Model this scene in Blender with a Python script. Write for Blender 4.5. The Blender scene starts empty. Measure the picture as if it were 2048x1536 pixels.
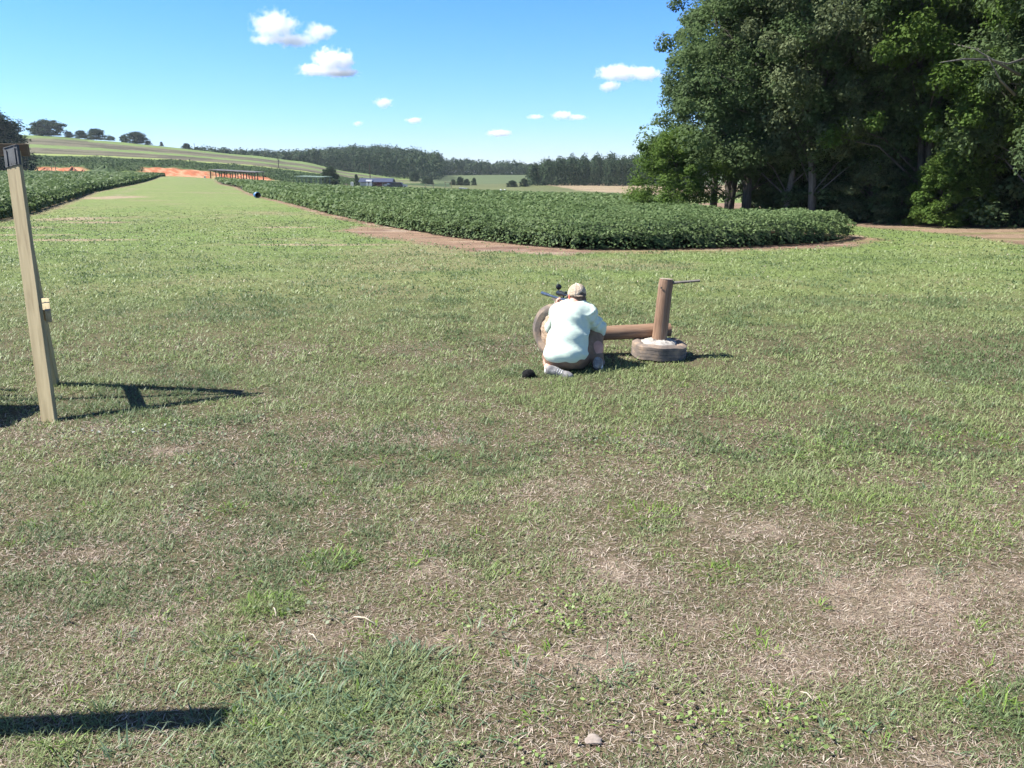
import bpy, bmesh, math, random
import numpy as np
from mathutils import Vector, Matrix
R = math.radians
rng = np.random.default_rng(7)
random.seed(7)
scene = bpy.context.scene
COL = scene.collection

# ------------------------------------------------------------------ camera
FPX = 1607.0; PITCH = R(14.7); CAMH = 1.9
SP, CP = math.sin(PITCH), math.cos(PITCH)
cam = bpy.data.cameras.new("camera"); camo = bpy.data.objects.new("camera", cam); COL.objects.link(camo)
cam.sensor_width = 36.0; cam.lens = 36.0 * FPX / 2048.0
cam.clip_start = 0.05; cam.clip_end = 12000
camo.location = (0, 0, CAMH); camo.rotation_euler = (math.pi/2 - PITCH, 0, 0)
scene.camera = camo

# ------------------------------------------------------------------ sky and sun
SUN_EL = 50.0
w = bpy.data.worlds.new("World"); scene.world = w; w.use_nodes = True
nt = w.node_tree; nt.nodes.clear()
out = nt.nodes.new('ShaderNodeOutputWorld'); bg = nt.nodes.new('ShaderNodeBackground')
sky = nt.nodes.new('ShaderNodeTexSky'); sky.sky_type = 'NISHITA'; sky.sun_disc = False
sky.sun_elevation = R(SUN_EL); sky.sun_rotation = R(270); sky.altitude = 0
sky.air_density = 1.0; sky.dust_density = 0.0; sky.ozone_density = 2.0
bg.inputs[1].default_value = 0.085
# tint by height: deeper blue low down, upper sky dimmed to darken the shadows
wtc = nt.nodes.new('ShaderNodeTexCoord'); wsx = nt.nodes.new('ShaderNodeSeparateXYZ'); wrp = nt.nodes.new('ShaderNodeValToRGB')
we = wrp.color_ramp.elements; we[0].position = 0.0; we[0].color = (.62, .72, 1.10, 1); we[1].position = .5; we[1].color = (.50, .50, .56, 1)
wk = we.new(.06); wk.color = (.50, .76, 1.22, 1); wk = we.new(.2); wk.color = (.36, .73, 1.36, 1)
wmx = nt.nodes.new('ShaderNodeMix'); wmx.data_type = 'RGBA'; wmx.blend_type = 'MULTIPLY'; wmx.inputs[0].default_value = 1
nt.links.new(wtc.outputs['Generated'], wsx.inputs[0]); nt.links.new(wsx.outputs['Z'], wrp.inputs[0])
nt.links.new(sky.outputs[0], wmx.inputs[6]); nt.links.new(wrp.outputs[0], wmx.inputs[7]); nt.links.new(wmx.outputs[2], bg.inputs[0]); nt.links.new(bg.outputs[0], out.inputs[0])
sd = bpy.data.lights.new("sun", 'SUN'); sd.energy = 5.0; sd.angle = R(0.53); sd.color = (1.0, 0.955, 0.88)
so = bpy.data.objects.new("sun", sd); COL.objects.link(so)
so.rotation_euler = Vector((math.cos(R(SUN_EL)), 0.0, -math.sin(R(SUN_EL)))).to_track_quat('-Z', 'Y').to_euler()
so.location = (-30, 0, 40)
scene.view_settings.view_transform = 'Standard'; scene.view_settings.look = 'None'
scene.view_settings.exposure = 1.12; scene.view_settings.gamma = 1.0
scene.cycles.max_bounces = 24; scene.cycles.diffuse_bounces = 3; scene.cycles.glossy_bounces = 2
scene.cycles.transmission_bounces = 3; scene.cycles.volume_bounces = 24; scene.cycles.transparent_max_bounces = 8
scene.cycles.volume_step_rate = 1.0
scene.cycles.use_light_tree = False

# ------------------------------------------------------------------ helpers
def ray(px, py):
    u = (px - 1024) / FPX; v = (768 - py) / FPX
    return u, CP + v * SP, -SP + v * CP
def P(px, py, Y):
    "the point of the picture ray at forward distance Y"
    a, b, c = ray(px, py)
    return Vector((a / b * Y, Y, CAMH + c / b * Y))

def mesh_obj(name, verts, faces, mat=None, parent=None, smooth=False):
    me = bpy.data.meshes.new(name)
    me.from_pydata([tuple(v) for v in verts], [], [tuple(f) for f in faces]); me.update()
    return link_mesh(name, me, mat, parent, smooth)
def link_mesh(name, me, mat=None, parent=None, smooth=False):
    if mat is not None: me.materials.append(mat)
    if smooth: me.polygons.foreach_set('use_smooth', [True] * len(me.polygons))
    o = bpy.data.objects.new(name, me); COL.objects.link(o)
    if parent is not None: o.parent = parent
    return o
def np_mesh(name, V, F, k, mat=None, parent=None, smooth=False, attrs=None):
    "V (n,3) float, F (m,k) int"
    me = bpy.data.meshes.new(name); n, m = len(V), len(F)
    me.vertices.add(n); me.vertices.foreach_set('co', np.ascontiguousarray(V, dtype=np.float32).ravel())
    me.loops.add(m * k); me.loops.foreach_set('vertex_index', np.ascontiguousarray(F, dtype=np.int32).ravel())
    me.polygons.add(m); me.polygons.foreach_set('loop_start', np.arange(m, dtype=np.int32) * k)
    me.polygons.foreach_set('loop_total', np.full(m, k, dtype=np.int32))
    if smooth: me.polygons.foreach_set('use_smooth', np.ones(m, dtype=bool))
    me.update(calc_edges=True)
    for nm, arr in (attrs or {}).items():
        if arr.ndim == 2:
            a = me.color_attributes.new(nm, 'FLOAT_COLOR', 'POINT')
            c = np.ones((n, 4), dtype=np.float32); c[:, :3] = arr; a.data.foreach_set('color', c.ravel())
        else:
            a = me.attributes.new(nm, 'FLOAT', 'POINT'); a.data.foreach_set('value', arr.astype(np.float32))
    if mat is not None: me.materials.append(mat)
    o = bpy.data.objects.new(name, me); COL.objects.link(o)
    if parent is not None: o.parent = parent
    return o
def empty(name, loc=(0, 0, 0), rz=0):
    o = bpy.data.objects.new(name, None); COL.objects.link(o); o.location = loc; o.rotation_euler = (0, 0, rz)
    o.empty_display_size = 0.1
    return o
def tag(o, label=None, cat=None, group=None, kind=None):
    if label: o['label'] = label
    if cat: o['category'] = cat
    if group: o['group'] = group
    if kind: o['kind'] = kind
    return o
def copy_tree(o, parent=None):
    c = o.copy(); COL.objects.link(c)
    if parent is not None: c.parent = parent
    for ch in o.children: copy_tree(ch, c)
    return c
def bmo(name, bm, mat, parent=None, smooth=False, bevel=0.0, auto=None):
    me = bpy.data.meshes.new(name)
    if bevel > 0:
        bmesh.ops.bevel(bm, geom=[e for e in bm.edges if e.calc_face_angle(0) > 0.6], offset=bevel, segments=2, affect='EDGES', profile=0.6)
    bmesh.ops.recalc_face_normals(bm, faces=bm.faces)
    bm.to_mesh(me); bm.free()
    o = link_mesh(name, me, mat, parent, smooth)
    if auto: 
        me.polygons.foreach_set('use_smooth', [True] * len(me.polygons))
        try: me.set_sharp_from_angle(angle=auto)
        except Exception: pass
    return o
def box(bm, c, s, rot=None):
    m = Matrix.Translation(Vector(c))
    if rot is not None: m = m @ (rot.to_4x4() if not isinstance(rot, Matrix) or len(rot) == 3 else rot)
    m = m @ Matrix.Diagonal((s[0], s[1], s[2], 1))
    return bmesh.ops.create_cube(bm, size=1.0, matrix=m)
def frame_along(a, b, up=(0, 0, 1)):
    "matrix whose Z runs a->b and whose Y is nearest to up"
    z = (Vector(b) - Vector(a)).normalized(); x = Vector(up).cross(z)
    if x.length < 1e-4: x = Vector((1, 0, 0))
    x.normalize(); y = z.cross(x)
    return Matrix((x, y, z)).transposed()
def bar(bm, a, b, w_, d_, up=(0, 0, 1)):
    a, b = Vector(a), Vector(b)
    box(bm, (a + b) / 2, (w_, d_, (b - a).length), frame_along(a, b, up))
def tube(bm, pts, radii, seg=10, cap=True):
    pts = [Vector(p) for p in pts]; rings = []
    if not hasattr(radii, '__len__'): radii = [radii] * len(pts)
    prevx = None
    for i, p in enumerate(pts):
        d = (pts[min(i + 1, len(pts) - 1)] - pts[max(i - 1, 0)]).normalized()
        x = Vector((0, 0, 1)).cross(d) if prevx is None else prevx - d * prevx.dot(d)
        if x.length < 1e-3: x = Vector((1, 0, 0)).cross(d)
        x.normalize(); prevx = x; y = d.cross(x)
        rings.append([bm.verts.new(p + (x * math.cos(t) + y * math.sin(t)) * radii[i]) for t in [2 * math.pi * k / seg for k in range(seg)]])
    for r0, r1 in zip(rings, rings[1:]):
        for k in range(seg): bm.faces.new((r0[k], r0[(k + 1) % seg], r1[(k + 1) % seg], r1[k]))
    if cap:
        bm.faces.new(list(reversed(rings[0]))); bm.faces.new(rings[-1])
def lathe(bm, prof, seg, M=Matrix.Identity(4), close=False):
    "profile of (r, z) turned about Z"
    rings = []
    for r, z in prof:
        rings.append([bm.verts.new(M @ Vector((r * math.cos(2 * math.pi * k / seg), r * math.sin(2 * math.pi * k / seg), z))) for k in range(seg)])
    pairs = list(zip(rings, rings[1:])) + ([(rings[-1], rings[0])] if close else [])
    for r0, r1 in pairs:
        for k in range(seg): bm.faces.new((r0[k], r0[(k + 1) % seg], r1[(k + 1) % seg], r1[k]))
    return rings

# value noise in numpy
_perm = rng.random((256, 256)).astype(np.float32)
def vnoise(x, y):
    xi = np.floor(x).astype(int); yi = np.floor(y).astype(int); fx = x - xi; fy = y - yi
    fx = fx * fx * (3 - 2 * fx); fy = fy * fy * (3 - 2 * fy)
    a = _perm[xi & 255, yi & 255]; b = _perm[(xi + 1) & 255, yi & 255]; c = _perm[xi & 255, (yi + 1) & 255]; d = _perm[(xi + 1) & 255, (yi + 1) & 255]
    return (a * (1 - fx) + b * fx) * (1 - fy) + (c * (1 - fx) + d * fx) * fy
def fbm(x, y, s=1.0, o=4):
    t = 0; a = 0.5; tot = 0
    for i in range(o):
        t = t + a * vnoise(x * s + 17.3 * i, y * s + 5.1 * i); tot += a; a *= 0.55; s *= 2.07
    return t / tot
def sstep(a, b, x):
    t = np.clip((x - a) / (b - a), 0, 1); return t * t * (3 - 2 * t)
def in_poly(x, y, poly):
    ins = np.zeros(x.shape, bool); n = len(poly)
    for i in range(n):
        x0, y0 = poly[i]; x1, y1 = poly[(i + 1) % n]
        if y0 == y1: continue
        c = ((y0 > y) != (y1 > y)) & (x < (x1 - x0) * (y - y0) / (y1 - y0) + x0)
        ins ^= c
    return ins
def poly_dist(x, y, poly, closed=True):
    d = np.full(x.shape, 1e9); n = len(poly)
    for i in range(n if closed else n - 1):
        ax, ay = poly[i]; bx, by = poly[(i + 1) % n]; dx, dy = bx - ax, by - ay
        t = np.clip(((x - ax) * dx + (y - ay) * dy) / (dx * dx + dy * dy + 1e-12), 0, 1)
        d = np.minimum(d, np.hypot(x - ax - t * dx, y - ay - t * dy))
    return d

# ------------------------------------------------------------------ materials
def new_mat(name):
    m = bpy.data.materials.new(name); m.use_nodes = True; t = m.node_tree; b = t.nodes['Principled BSDF']
    return m, t, b
def N(t, typ, **kw):
    n = t.nodes.new(typ)
    for k, v in kw.items():
        if k.startswith('i_'): n.inputs[k[2:].replace('_', ' ')].default_value = v
        else: setattr(n, k, v)
    return n
def ramp(t, stops, src=None):
    r = t.nodes.new('ShaderNodeValToRGB'); e = r.color_ramp.elements
    while len(e) < len(stops): e.new(0.5)
    for el, (p, c) in zip(e, stops): el.position = p; el.color = (*c, 1) if len(c) == 3 else c
    if src is not None: t.links.new(src, r.inputs[0])
    return r
def mat_noise(name, c0, c1, scale=8, rough=0.7, bump=0.2, stretch=(1, 1, 1), detail=6, metal=0, dist=0.01, c2=None, spec=None):
    m, t, b = new_mat(name)
    tc = N(t, 'ShaderNodeTexCoord'); mp = N(t, 'ShaderNodeMapping'); mp.inputs['Scale'].default_value = stretch
    no = N(t, 'ShaderNodeTexNoise'); no.inputs['Scale'].default_value = scale; no.inputs['Detail'].default_value = detail; no.inputs['Roughness'].default_value = 0.65
    t.links.new(tc.outputs['Object'], mp.inputs[0]); t.links.new(mp.outputs[0], no.inputs['Vector'])
    st = [(0.32, c0), (0.68, c1)] if c2 is None else [(0.28, c0), (0.5, c1), (0.72, c2)]
    r = ramp(t, st, no.outputs['Fac']); t.links.new(r.outputs[0], b.inputs['Base Color'])
    b.inputs['Roughness'].default_value = rough; b.inputs['Metallic'].default_value = metal
    if spec is not None: b.inputs['Specular IOR Level'].default_value = spec
    if bump > 0:
        bp = N(t, 'ShaderNodeBump'); bp.inputs['Strength'].default_value = bump; bp.inputs['Distance'].default_value = dist
        t.links.new(no.outputs['Fac'], bp.inputs['Height']); t.links.new(bp.outputs[0], b.inputs['Normal'])
    return m
def leaf_mat(name, cols, rough=0.68, trans=0.35, spec=0.15, attr=None, noise=0.0, nscale=0.5):
    "foliage: colour differs from leaf to leaf; thin leaves let some light through"
    m, t, b = new_mat(name)
    geo = N(t, 'ShaderNodeNewGeometry')
    n = len(cols); r = ramp(t, [(i / (n - 1), c) for i, c in enumerate(cols)])
    if noise > 0:
        tc = N(t, 'ShaderNodeTexCoord'); no = N(t, 'ShaderNodeTexNoise'); no.inputs['Scale'].default_value = nscale; no.inputs['Detail'].default_value = 2
        t.links.new(tc.outputs['Object'], no.inputs['Vector'])
        ms = N(t, 'ShaderNodeMapRange'); ms.inputs[1].default_value = 0.3; ms.inputs[2].default_value = 0.7
        t.links.new(no.outputs['Fac'], ms.inputs[0])
        mx = N(t, 'ShaderNodeMix'); mx.inputs[0].default_value = noise
        t.links.new(geo.outputs['Random Per Island'], mx.inputs[2]); t.links.new(ms.outputs[0], mx.inputs[3]); t.links.new(mx.outputs[0], r.inputs[0])
    else: t.links.new(geo.outputs['Random Per Island'], r.inputs[0])
    col = r.outputs[0]
    if attr:
        at = N(t, 'ShaderNodeAttribute'); at.attribute_name = attr
        mm = N(t, 'ShaderNodeMix', data_type='RGBA', blend_type='MULTIPLY'); mm.inputs[0].default_value = 1
        t.links.new(col, mm.inputs[6]); t.links.new(at.outputs['Color'], mm.inputs[7]); col = mm.outputs[2]
    t.links.new(col, b.inputs['Base Color']); b.inputs['Roughness'].default_value = rough; b.inputs['Specular IOR Level'].default_value = spec
    tr = N(t, 'ShaderNodeBsdfTranslucent'); t.links.new(col, tr.inputs[0])
    mix = N(t, 'ShaderNodeMixShader'); mix.inputs[0].default_value = trans
    t.links.new(b.outputs[0], mix.inputs[1]); t.links.new(tr.outputs[0], mix.inputs[2])
    t.links.new(mix.outputs[0], t.nodes['Material Output'].inputs[0])
    return m

# ------------------------------------------------------------------ terrain
TC = np.array([-500, 0, 80, 200, 350, 500, 600, 700, 800, 900, 1000, 1100, 1300, 1500, 2048, 2600], float)
def zy(Y, row): return [CAMH - (y - 345) * Y / 1718.0 for y in row]
ROWS = [
 (0, [0] * 16), (30, [0] * 16),
 (60, [0.1, 0.1, 0.1, 0.05, 0, 0, 0, -.05, -.1, -.2, -.3, -.35, -.4, -.4, -.1, 0]),
 (130, [.7, .6, .6, .55, .45, -.2, -.6, -.95, -1.15, -1.35, -1.6, -1.9, -2.4, -2.2, -1, 0]),
 (200, zy(200, [350, 351, 351, 351, 352, 362, 367, 371, 376, 380, 383, 387, 392, 395, 390, 385])),
 (262, zy(262, [340, 341, 341, 345, 351, 361, 367, 372, 375.5, 378, 380, 383, 388, 390, 386, 380])),
 (273, zy(273, [328, 330, 329, 331, 336, 349, 361, 367.5, 373.5, 376.5, 379, 381, 386, 388, 385, 379])),
 (300, zy(300, [316, 318, 316, 318, 325, 337, 350, 362, 370, 374, 377, 378, 382, 385, 383, 376])),
 (330, zy(330, [306, 309, 308, 312, 318, 326, 340, 356, 368, 372, 374, 372, 373, 380, 380, 372])),
 (400, zy(400, [286, 288, 288, 295, 306, 318, 330, 348, 363, 368, 368, 366, 365, 370, 370, 365])),
 (480, zy(480, [262, 264, 268, 278, 293, 309, 321, 342, 357, 362, 360, 360, 360, 360, 360, 358])),
 (600, [18, 17, 16, 13, 9, 5, 3, 2, 1, .15, .85, .85, .5, 0, 0, 0]),
 (720, [18, 17, 15, 13, 9, 6.5, 6.5, 10, 9.5, .5, -1.0, -1, 0, 0, 0, 0]),
 (800, [18, 17, 15, 13, 8, 6.5, 7.5, 11, 10, 0.5, -2, -2, 0, 0, 0, 0]),
 (950, [0] * 16), (6000, [-3] * 16)]
TY = np.array([r[0] for r in ROWS], float); TZ = np.array([r[1] for r in ROWS], float)
def terrain(X, Y):
    X = np.asarray(X, float); Y = np.asarray(Y, float)
    Yc = np.clip(Y, 0.5, 5999); xc = np.clip(1024 + 1661 * X / Yc, -499.9, 2599.9)
    j = np.clip(np.searchsorted(TY, Yc, side='right') - 1, 0, len(TY) - 2)
    i = np.clip(np.searchsorted(TC, xc, side='right') - 1, 0, len(TC) - 2)
    fy = (Yc - TY[j]) / (TY[j + 1] - TY[j]); fx = (xc - TC[i]) / (TC[i + 1] - TC[i]); fx = fx * fx * (3 - 2 * fx) * .5 + fx * .5
    z = (TZ[j, i] * (1 - fx) + TZ[j, i + 1] * fx) * (1 - fy) + (TZ[j + 1, i] * (1 - fx) + TZ[j + 1, i + 1] * fx) * fy
    r = np.hypot(X, Y)
    z = z + 0.02 * (fbm(X, Y, 0.8, 3) - 0.5) * sstep(2, 6, r) * (1 - sstep(30, 80, r)) + 0.5 * (fbm(X, Y, 0.05, 3) - 0.5) * sstep(180, 300, r)
    berm = sstep(262, 266, Y) * (1 - sstep(274, 285, Y)) * (xc < 560)
    z = z + berm * 1.2 * (fbm(X, Y, 0.25, 3) - 0.45)
    return z
def gz(x, y): return float(terrain(np.array([x]), np.array([y]))[0])
def hit(px, py):
    "where the picture ray meets the terrain"
    a, b, c = ray(px, py); Y = 1.0; last = None
    while Y < 2500:
        p = (a / b * Y, Y, CAMH + c / b * Y)
        if p[2] < gz(p[0], p[1]): break
        last = p; Y *= 1.004
    return p
def hits(pts): return [hit(*p)[:2] for p in pts]
def XH(xh, Y):
    "world X of the azimuth whose horizon point is picture column xh"
    return (xh - 1024) / 1661.0 * Y

# field outlines, in world metres
COT_FRONT = hits([(470, 374), (510, 391), (560, 403), (640, 425), (760, 453), (900, 477), (1050, 493), (1150, 501), (1300, 501), (1500, 496), (1640, 489), (1695, 482), (1712, 475)])
COT_R = [(XH(428, 185), 185), (XH(440, 140), 140)] + COT_FRONT + [(9.9, 26.3), (8.9, 27.2), (8.2, 29), (7.5, 32.5), (7.5, 40), (8.6, 60), (12, 85), (XH(1330, 112), 112), (XH(1100, 120), 120), (XH(900, 130), 130), (XH(700, 140), 140), (XH(500, 165), 165)]
COT_L = hits([(-330, 520), (-150, 470), (0, 442), (62, 428), (143, 401), (185, 385), (256, 371), (300, 360.5)]) + [(XH(318, 200), 200), (XH(330, 222), 222), (XH(-300, 230), 230), (XH(-700, 120), 120)]

# ------------------------------------------------------------------ ground sheet
def dryness(x, y):
    "0 lush, 1 straw; world position"
    d = 0.37 + 1.0 * (fbm(x, y, 0.55, 4) - 0.5) + 0.75 * (fbm(x + 40, y, 1.9, 3) - 0.5)
    d = d + 0.17 * (1 - sstep(2, 6.5, y)) - 0.27 * sstep(5.4, 8.0, y) + .55 * (fbm(x + 11, y + 60, 4.2, 3) - .5) * (1 - sstep(6, 10, y))
    for (cx, cy, rx, ry, a) in SPOTS: d = d + a * np.exp(-(((x - cx) / rx) ** 2 + ((y - cy) / ry) ** 2))
    return np.clip(d, 0, 1)
SPOTS = []
def spot(px, py, rx, ry, a):
    h = hit(px, py); SPOTS.append((h[0], h[1], rx, ry, a))
for s_ in [(1800, 1150, .8, .35, .27), (1950, 1250, .6, .3, .22), (1500, 1060, .7, .25, .22), (1350, 950, .9, .3, .22), (1150, 870, .9, .3, .15), (1700, 1350, .6, .2, .2),
           (680, 1270, .25, .12, .45), (870, 1280, .2, .1, .35), (420, 1050, .35, .2, .3), (180, 1110, .35, .12, .5), (720, 1000, .5, .3, .2), (340, 900, .3, .12, .4),
           (820, 885, .5, .15, .35), (1180, 1320, .3, .1, .4), (1120, 1480, .3, .1, .4), (550, 1090, .5, .15, .2), (1560, 730, .8, .3, .15), (480, 550, 1.5, 1.2, .35), (1000, 1400, .35, .2, .3),
           (650, 1430, .45, .25, -.6), (760, 1330, .35, .2, -.45), (1300, 1060, .25, .12, -.5), (660, 1130, .15, .1, -.6), (540, 1210, .15, .1, -.5), (1850, 870, 1.0, .5, -.3), (1600, 800, 1, .4, -.2),
           (1980, 1430, .25, .2, -.4), (250, 800, 1.2, .7, -.5), (1230, 800, 1.2, .5, -.3), (330, 1450, .6, .15, -.15), (60, 1000, .5, .4, -.1)]:
    spot(*s_)
def soil_amt(x, y):
    d = dryness(x, y); n = fbm(x + 9, y + 3, 2.6, 4)
    n5 = fbm(x * .8 + 2, y * 1.3, 7.0, 3)
    return sstep(0.72, 1.0, d * 0.70 + n * 0.35 + (n5 - .5) * .45 + .05)

th = [-math.pi]
while th[-1] < math.pi:
    a = abs(th[-1] + 0.0); th.append(th[-1] + (0.0036 if a < 0.80 else 0.0036 + min(0.05, (a - 0.80) * 0.12)))
th = np.array(th[:-1]); th = th[(th < math.pi - 0.01)]
rad = [0.35]
while rad[-1] < 5500: rad.append(rad[-1] * (1.011 if rad[-1] < 120 else (1.0065 if rad[-1] < 500 else 1.04)))
rad = np.array(rad)
A, RR = np.meshgrid(th, rad); GX = RR * np.sin(A); GY = RR * np.cos(A)
GZ = terrain(GX, GY)
nt_, nr_ = len(th), len(rad)
V = np.stack([GX.ravel(), GY.ravel(), GZ.ravel()], 1); V = np.vstack([V, [[0, 0, 0]]])
ii = np.arange(nt_); jj = (ii + 1) % nt_
F = np.concatenate([np.stack([r * nt_ + ii, r * nt_ + jj, (r + 1) * nt_ + jj, (r + 1) * nt_ + ii], 1) for r in range(nr_ - 1)])
F = F[:, ::-1]
cidx = len(V) - 1
x, y = V[:, 0], V[:, 1]; yc = np.clip(y, 0.5, 6000); xh = 1024 + 1661 * x / yc
def lerp3(a, b, t): return a * (1 - t)[:, None] + np.array(b, float)[None, :] * t[:, None]
n1 = fbm(x, y, 0.35, 4); n2 = fbm(x + 31, y + 7, 1.7, 4); n3 = fbm(x, y, 0.06, 4)
col = np.tile(np.array([.150, .205, .070]), (len(V), 1))                     # mown lawn seen from afar
col = lerp3(col, (.180, .215, .085), sstep(.42, .66, n1)); col = lerp3(col, (.120, .19, .052), sstep(.5, .72, n2) * .6)
col = lerp3(col, (.22, .20, .115), sstep(.55, .75, fbm(x + 80, y, .22, 5)) * .75)
nearf = (1 - .8 * sstep(8, 16, y)) * (1 - sstep(15, 26, y)) * (y > -50)
soil = soil_amt(x, y)
soilc = np.where((fbm(x + 50, y, 5.0, 4) > .52)[:, None], np.array([[.13, .098, .082]]), np.array([[.30, .235, .20]]))
under = lerp3(np.tile(np.array([.108, .084, .060]), (len(V), 1)), (.24, .185, .155), soil)
under = under * (1 - .6 * soil[:, None]) + soilc * (.6 * soil[:, None])
col = col * (1 - nearf[:, None]) + (under * .85 + col * .15) * nearf[:, None]
# the lane: long worn wheel lines running away to the red bank
lx = (x + 0.398 * y + 8.0)
lane = (y > 30) & (y < 262) & (xh < 520)
col = lerp3(col, (.205, .240, .105), lane * (0.35 + 0.4 * np.exp(-((lx + 4.5) / 1.6) ** 2)) * sstep(28, 60, y))
col = lerp3(col, (.25, .22, .15), lane * np.exp(-((lx - 2.5) / .5) ** 2) * .4 * sstep(40, 70, y) * (n1 > .45))
# bare earth round the crop fields
dR = poly_dist(x, y, COT_R); inR = in_poly(x, y, COT_R); dL = poly_dist(x, y, COT_L); inL = in_poly(x, y, COT_L)
edge = np.where(inR, 1.0, 1 - sstep(.1, .6, dR + .9 * (n2 - .5) - .1 * (x > 3)))
bare = hits([(690, 462), (740, 470), (820, 480), (960, 500), (1080, 508), (1280, 505), (1500, 499), (1680, 492), (1730, 485), (1760, 481), (1700, 470), (1300, 480), (900, 472), (760, 456), (720, 454)])
bz = np.where(in_poly(x, y, bare), 1, 1 - sstep(0, .5, poly_dist(x, y, bare) + (n2 - .5) * 1.2))
edge = np.maximum(edge, bz * .95)
col = lerp3(col, (.245, .165, .120), edge * sstep(.2, .5, n2 + .15)); col = lerp3(col, (.155, .098, .080), edge * sstep(.5, .62, fbm(x * .4, y * 1.6, 1.3, 4)) * .8)
col = lerp3(col, (.33, .26, .21), edge * sstep(.56, .7, fbm(x * .5 + 8, y * 1.8, 1.5, 4)) * .8)
edl = np.where(inL, 1.0, 1 - sstep(.1, .9, dL + .8 * (n2 - .5)))
col = lerp3(col, (.22, .17, .12), edl * .8)
for (px, py, rx, ry) in [(230, 395, 2.6, 5), (140, 438, 1.6, 1.8), (20, 455, 2.2, .9), (200, 445, 2, .8), (640, 490, 3, .35), (130, 480, 3, .5), (580, 455, 1.6, .4), (60, 470, 2.5, .35)]:
    h = hit(px, py); q = np.exp(-(((x - h[0]) / rx) ** 2 + ((y - h[1]) / ry) ** 2)); col = lerp3(col, (.33, .25, .19), sstep(.35, .8, q + .6 * (n2 - .5)) * .8)
# dirt track and leaf litter along the wood
TRACK = hits([(1690, 449), (1760, 457), (1860, 464), (1960, 475), (2048, 489), (2400, 520), (2900, 560)]) + [(60, 30), (60, 75), (14, 85), (10.2, 60), (9.6, 40), (9.0, 31)]
tr = np.where(in_poly(x, y, TRACK), 1.0, 1 - sstep(0, .35, poly_dist(x, y, TRACK) + .3 * (n2 - .5)))
col = lerp3(col, (.25, .18, .13), tr); col = lerp3(col, (.17, .12, .085), tr * sstep(.45, .62, fbm(x * .7, y * 2, 1.2, 4)))
wx = np.sin(.25 * x + y * 1.3)   # mower swathes on the right-hand grass
swath = (x > 2) & (y > 9) & (y < 30)
col = lerp3(col, (.135, .19, .055), swath * sstep(.3, .9, np.sin(2.6 * (y - .12 * x))) * .35)
# pale strip between crop and shelters, far flat
far = sstep(150, 175, y) * (xh > 425)
col = lerp3(col, (.21, .205, .11), far * (0.5 + .5 * sstep(.4, .6, n3)))
# terraces of the hillside
zc = V[:, 2]
hill = sstep(296, 306, y - 25 * sstep(350, 750, xh)) * (xh < 900)
t = (CAMH - zc) / yc * 1718 + 345                # slope height expressed as grade towards the ridge
ridge = np.interp(xh, [-500, 0, 80, 200, 350, 500, 600, 700, 800], [262, 264, 268, 278, 293, 309, 321, 342, 357])
foot = np.interp(xh, [-500, 0, 80, 200, 350, 500, 600, 700, 800], [316, 317, 315, 317, 323, 333, 344, 357, 366])
s = np.clip((t - ridge) / (foot - ridge), -1, 2) + 0.035 * (fbm(x * .25, y, .05, 3) - .5)
kb = np.array([.060, .095, .036]); 
terr = np.select([s < .17, s < .42, s < .55, s < .80, s < .90], [0, 1, 0, 1, 2], 3)
tc = np.array([[.145, .205, .07], [.135, .125, .085], [.23, .28, .095], [.045, .072, .030]])
hc = tc[terr] * (0.86 + .32 * fbm(x * .3, y, .3, 3))[:, None]
hc = np.where(((terr == 1) & (fbm(x * .3, y, .12, 4) > .56))[:, None], hc * .62, hc)
col = np.where((hill > .5)[:, None], hc, col)
# weedy slope under the terraces
weed = (y > 266) & (y < 330) & (s > .88) & (xh < 760) & (xh > -600)
col = np.where(weed[:, None], kb[None, :] * (0.8 + .5 * n1)[:, None], col)
# red clay cuts
def band(x0, x1, y0, y1, soft=8):
    return sstep(x0 - soft, x0 + soft, xh + 14 * (n1 - .5)) * (1 - sstep(x1 - soft, x1 + soft, xh + 14 * (n1 - .5))) * sstep(y0 - .6, y0 + .6, y) * (1 - sstep(y1 - 1.2, y1 + 1.2, y + 3 * (n2 - .5)))
red = np.maximum.reduce([band(75, 170, 258, 269), band(284, 422, 254, 273.5, 10), band(425, 538, 258, 273.5)])
rc = np.array([.38, .135, .070])[None, :] * (0.75 + .55 * n2)[:, None]
rc = np.where((fbm(x, y * .3, 1.1, 3) > .56)[:, None], np.array([.46, .26, .16])[None, :], rc)
col = col * (1 - red[:, None]) + rc * red[:, None]
lf = (y > 232) & (y < 258) & (xh > 300) & (xh < 520); col = lerp3(col, (.30, .22, .13), lf * .45 * sstep(.3, .5, n1))
# valley, meadow and the tan stubble field
val = (y > 262) & (xh >= 700) & (y < 480) & ~(hill > .5); col = np.where(val[:, None], np.array([.115, .13, .06]) * (0.8 + .5 * n3)[:, None], col)
mead = (y > 420) & (xh > 840) & (xh < 1500); col = np.where(mead[:, None], np.array([.095, .125, .062]) * (0.85 + .3 * n3)[:, None], col)
tan = (y > np.interp(xh, [1080, 1100, 1160, 1300, 1600], [420, 345, 292, 258, 240]) + 14 * (n1 - .5)) & (y < 400) & (xh > 1080); col = np.where(tan[:, None], np.array([.27, .215, .145]) * (0.75 + .5 * fbm(x * .2, y, .2, 4))[:, None], col)
gl = (xh > 1060) & (y > 222) & (y < 240) & (fbm(x, y * .3, .1, 3) > .42); col = np.where(gl[:, None], np.array([.13, .15, .07])[None, :], col)
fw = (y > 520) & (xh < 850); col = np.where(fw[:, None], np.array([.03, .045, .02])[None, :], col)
inn = (inR & (dR > .25)) | (inL & (dL > .25)); col = np.where(inn[:, None], np.array([.06, .05, .03])[None, :], col)

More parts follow.
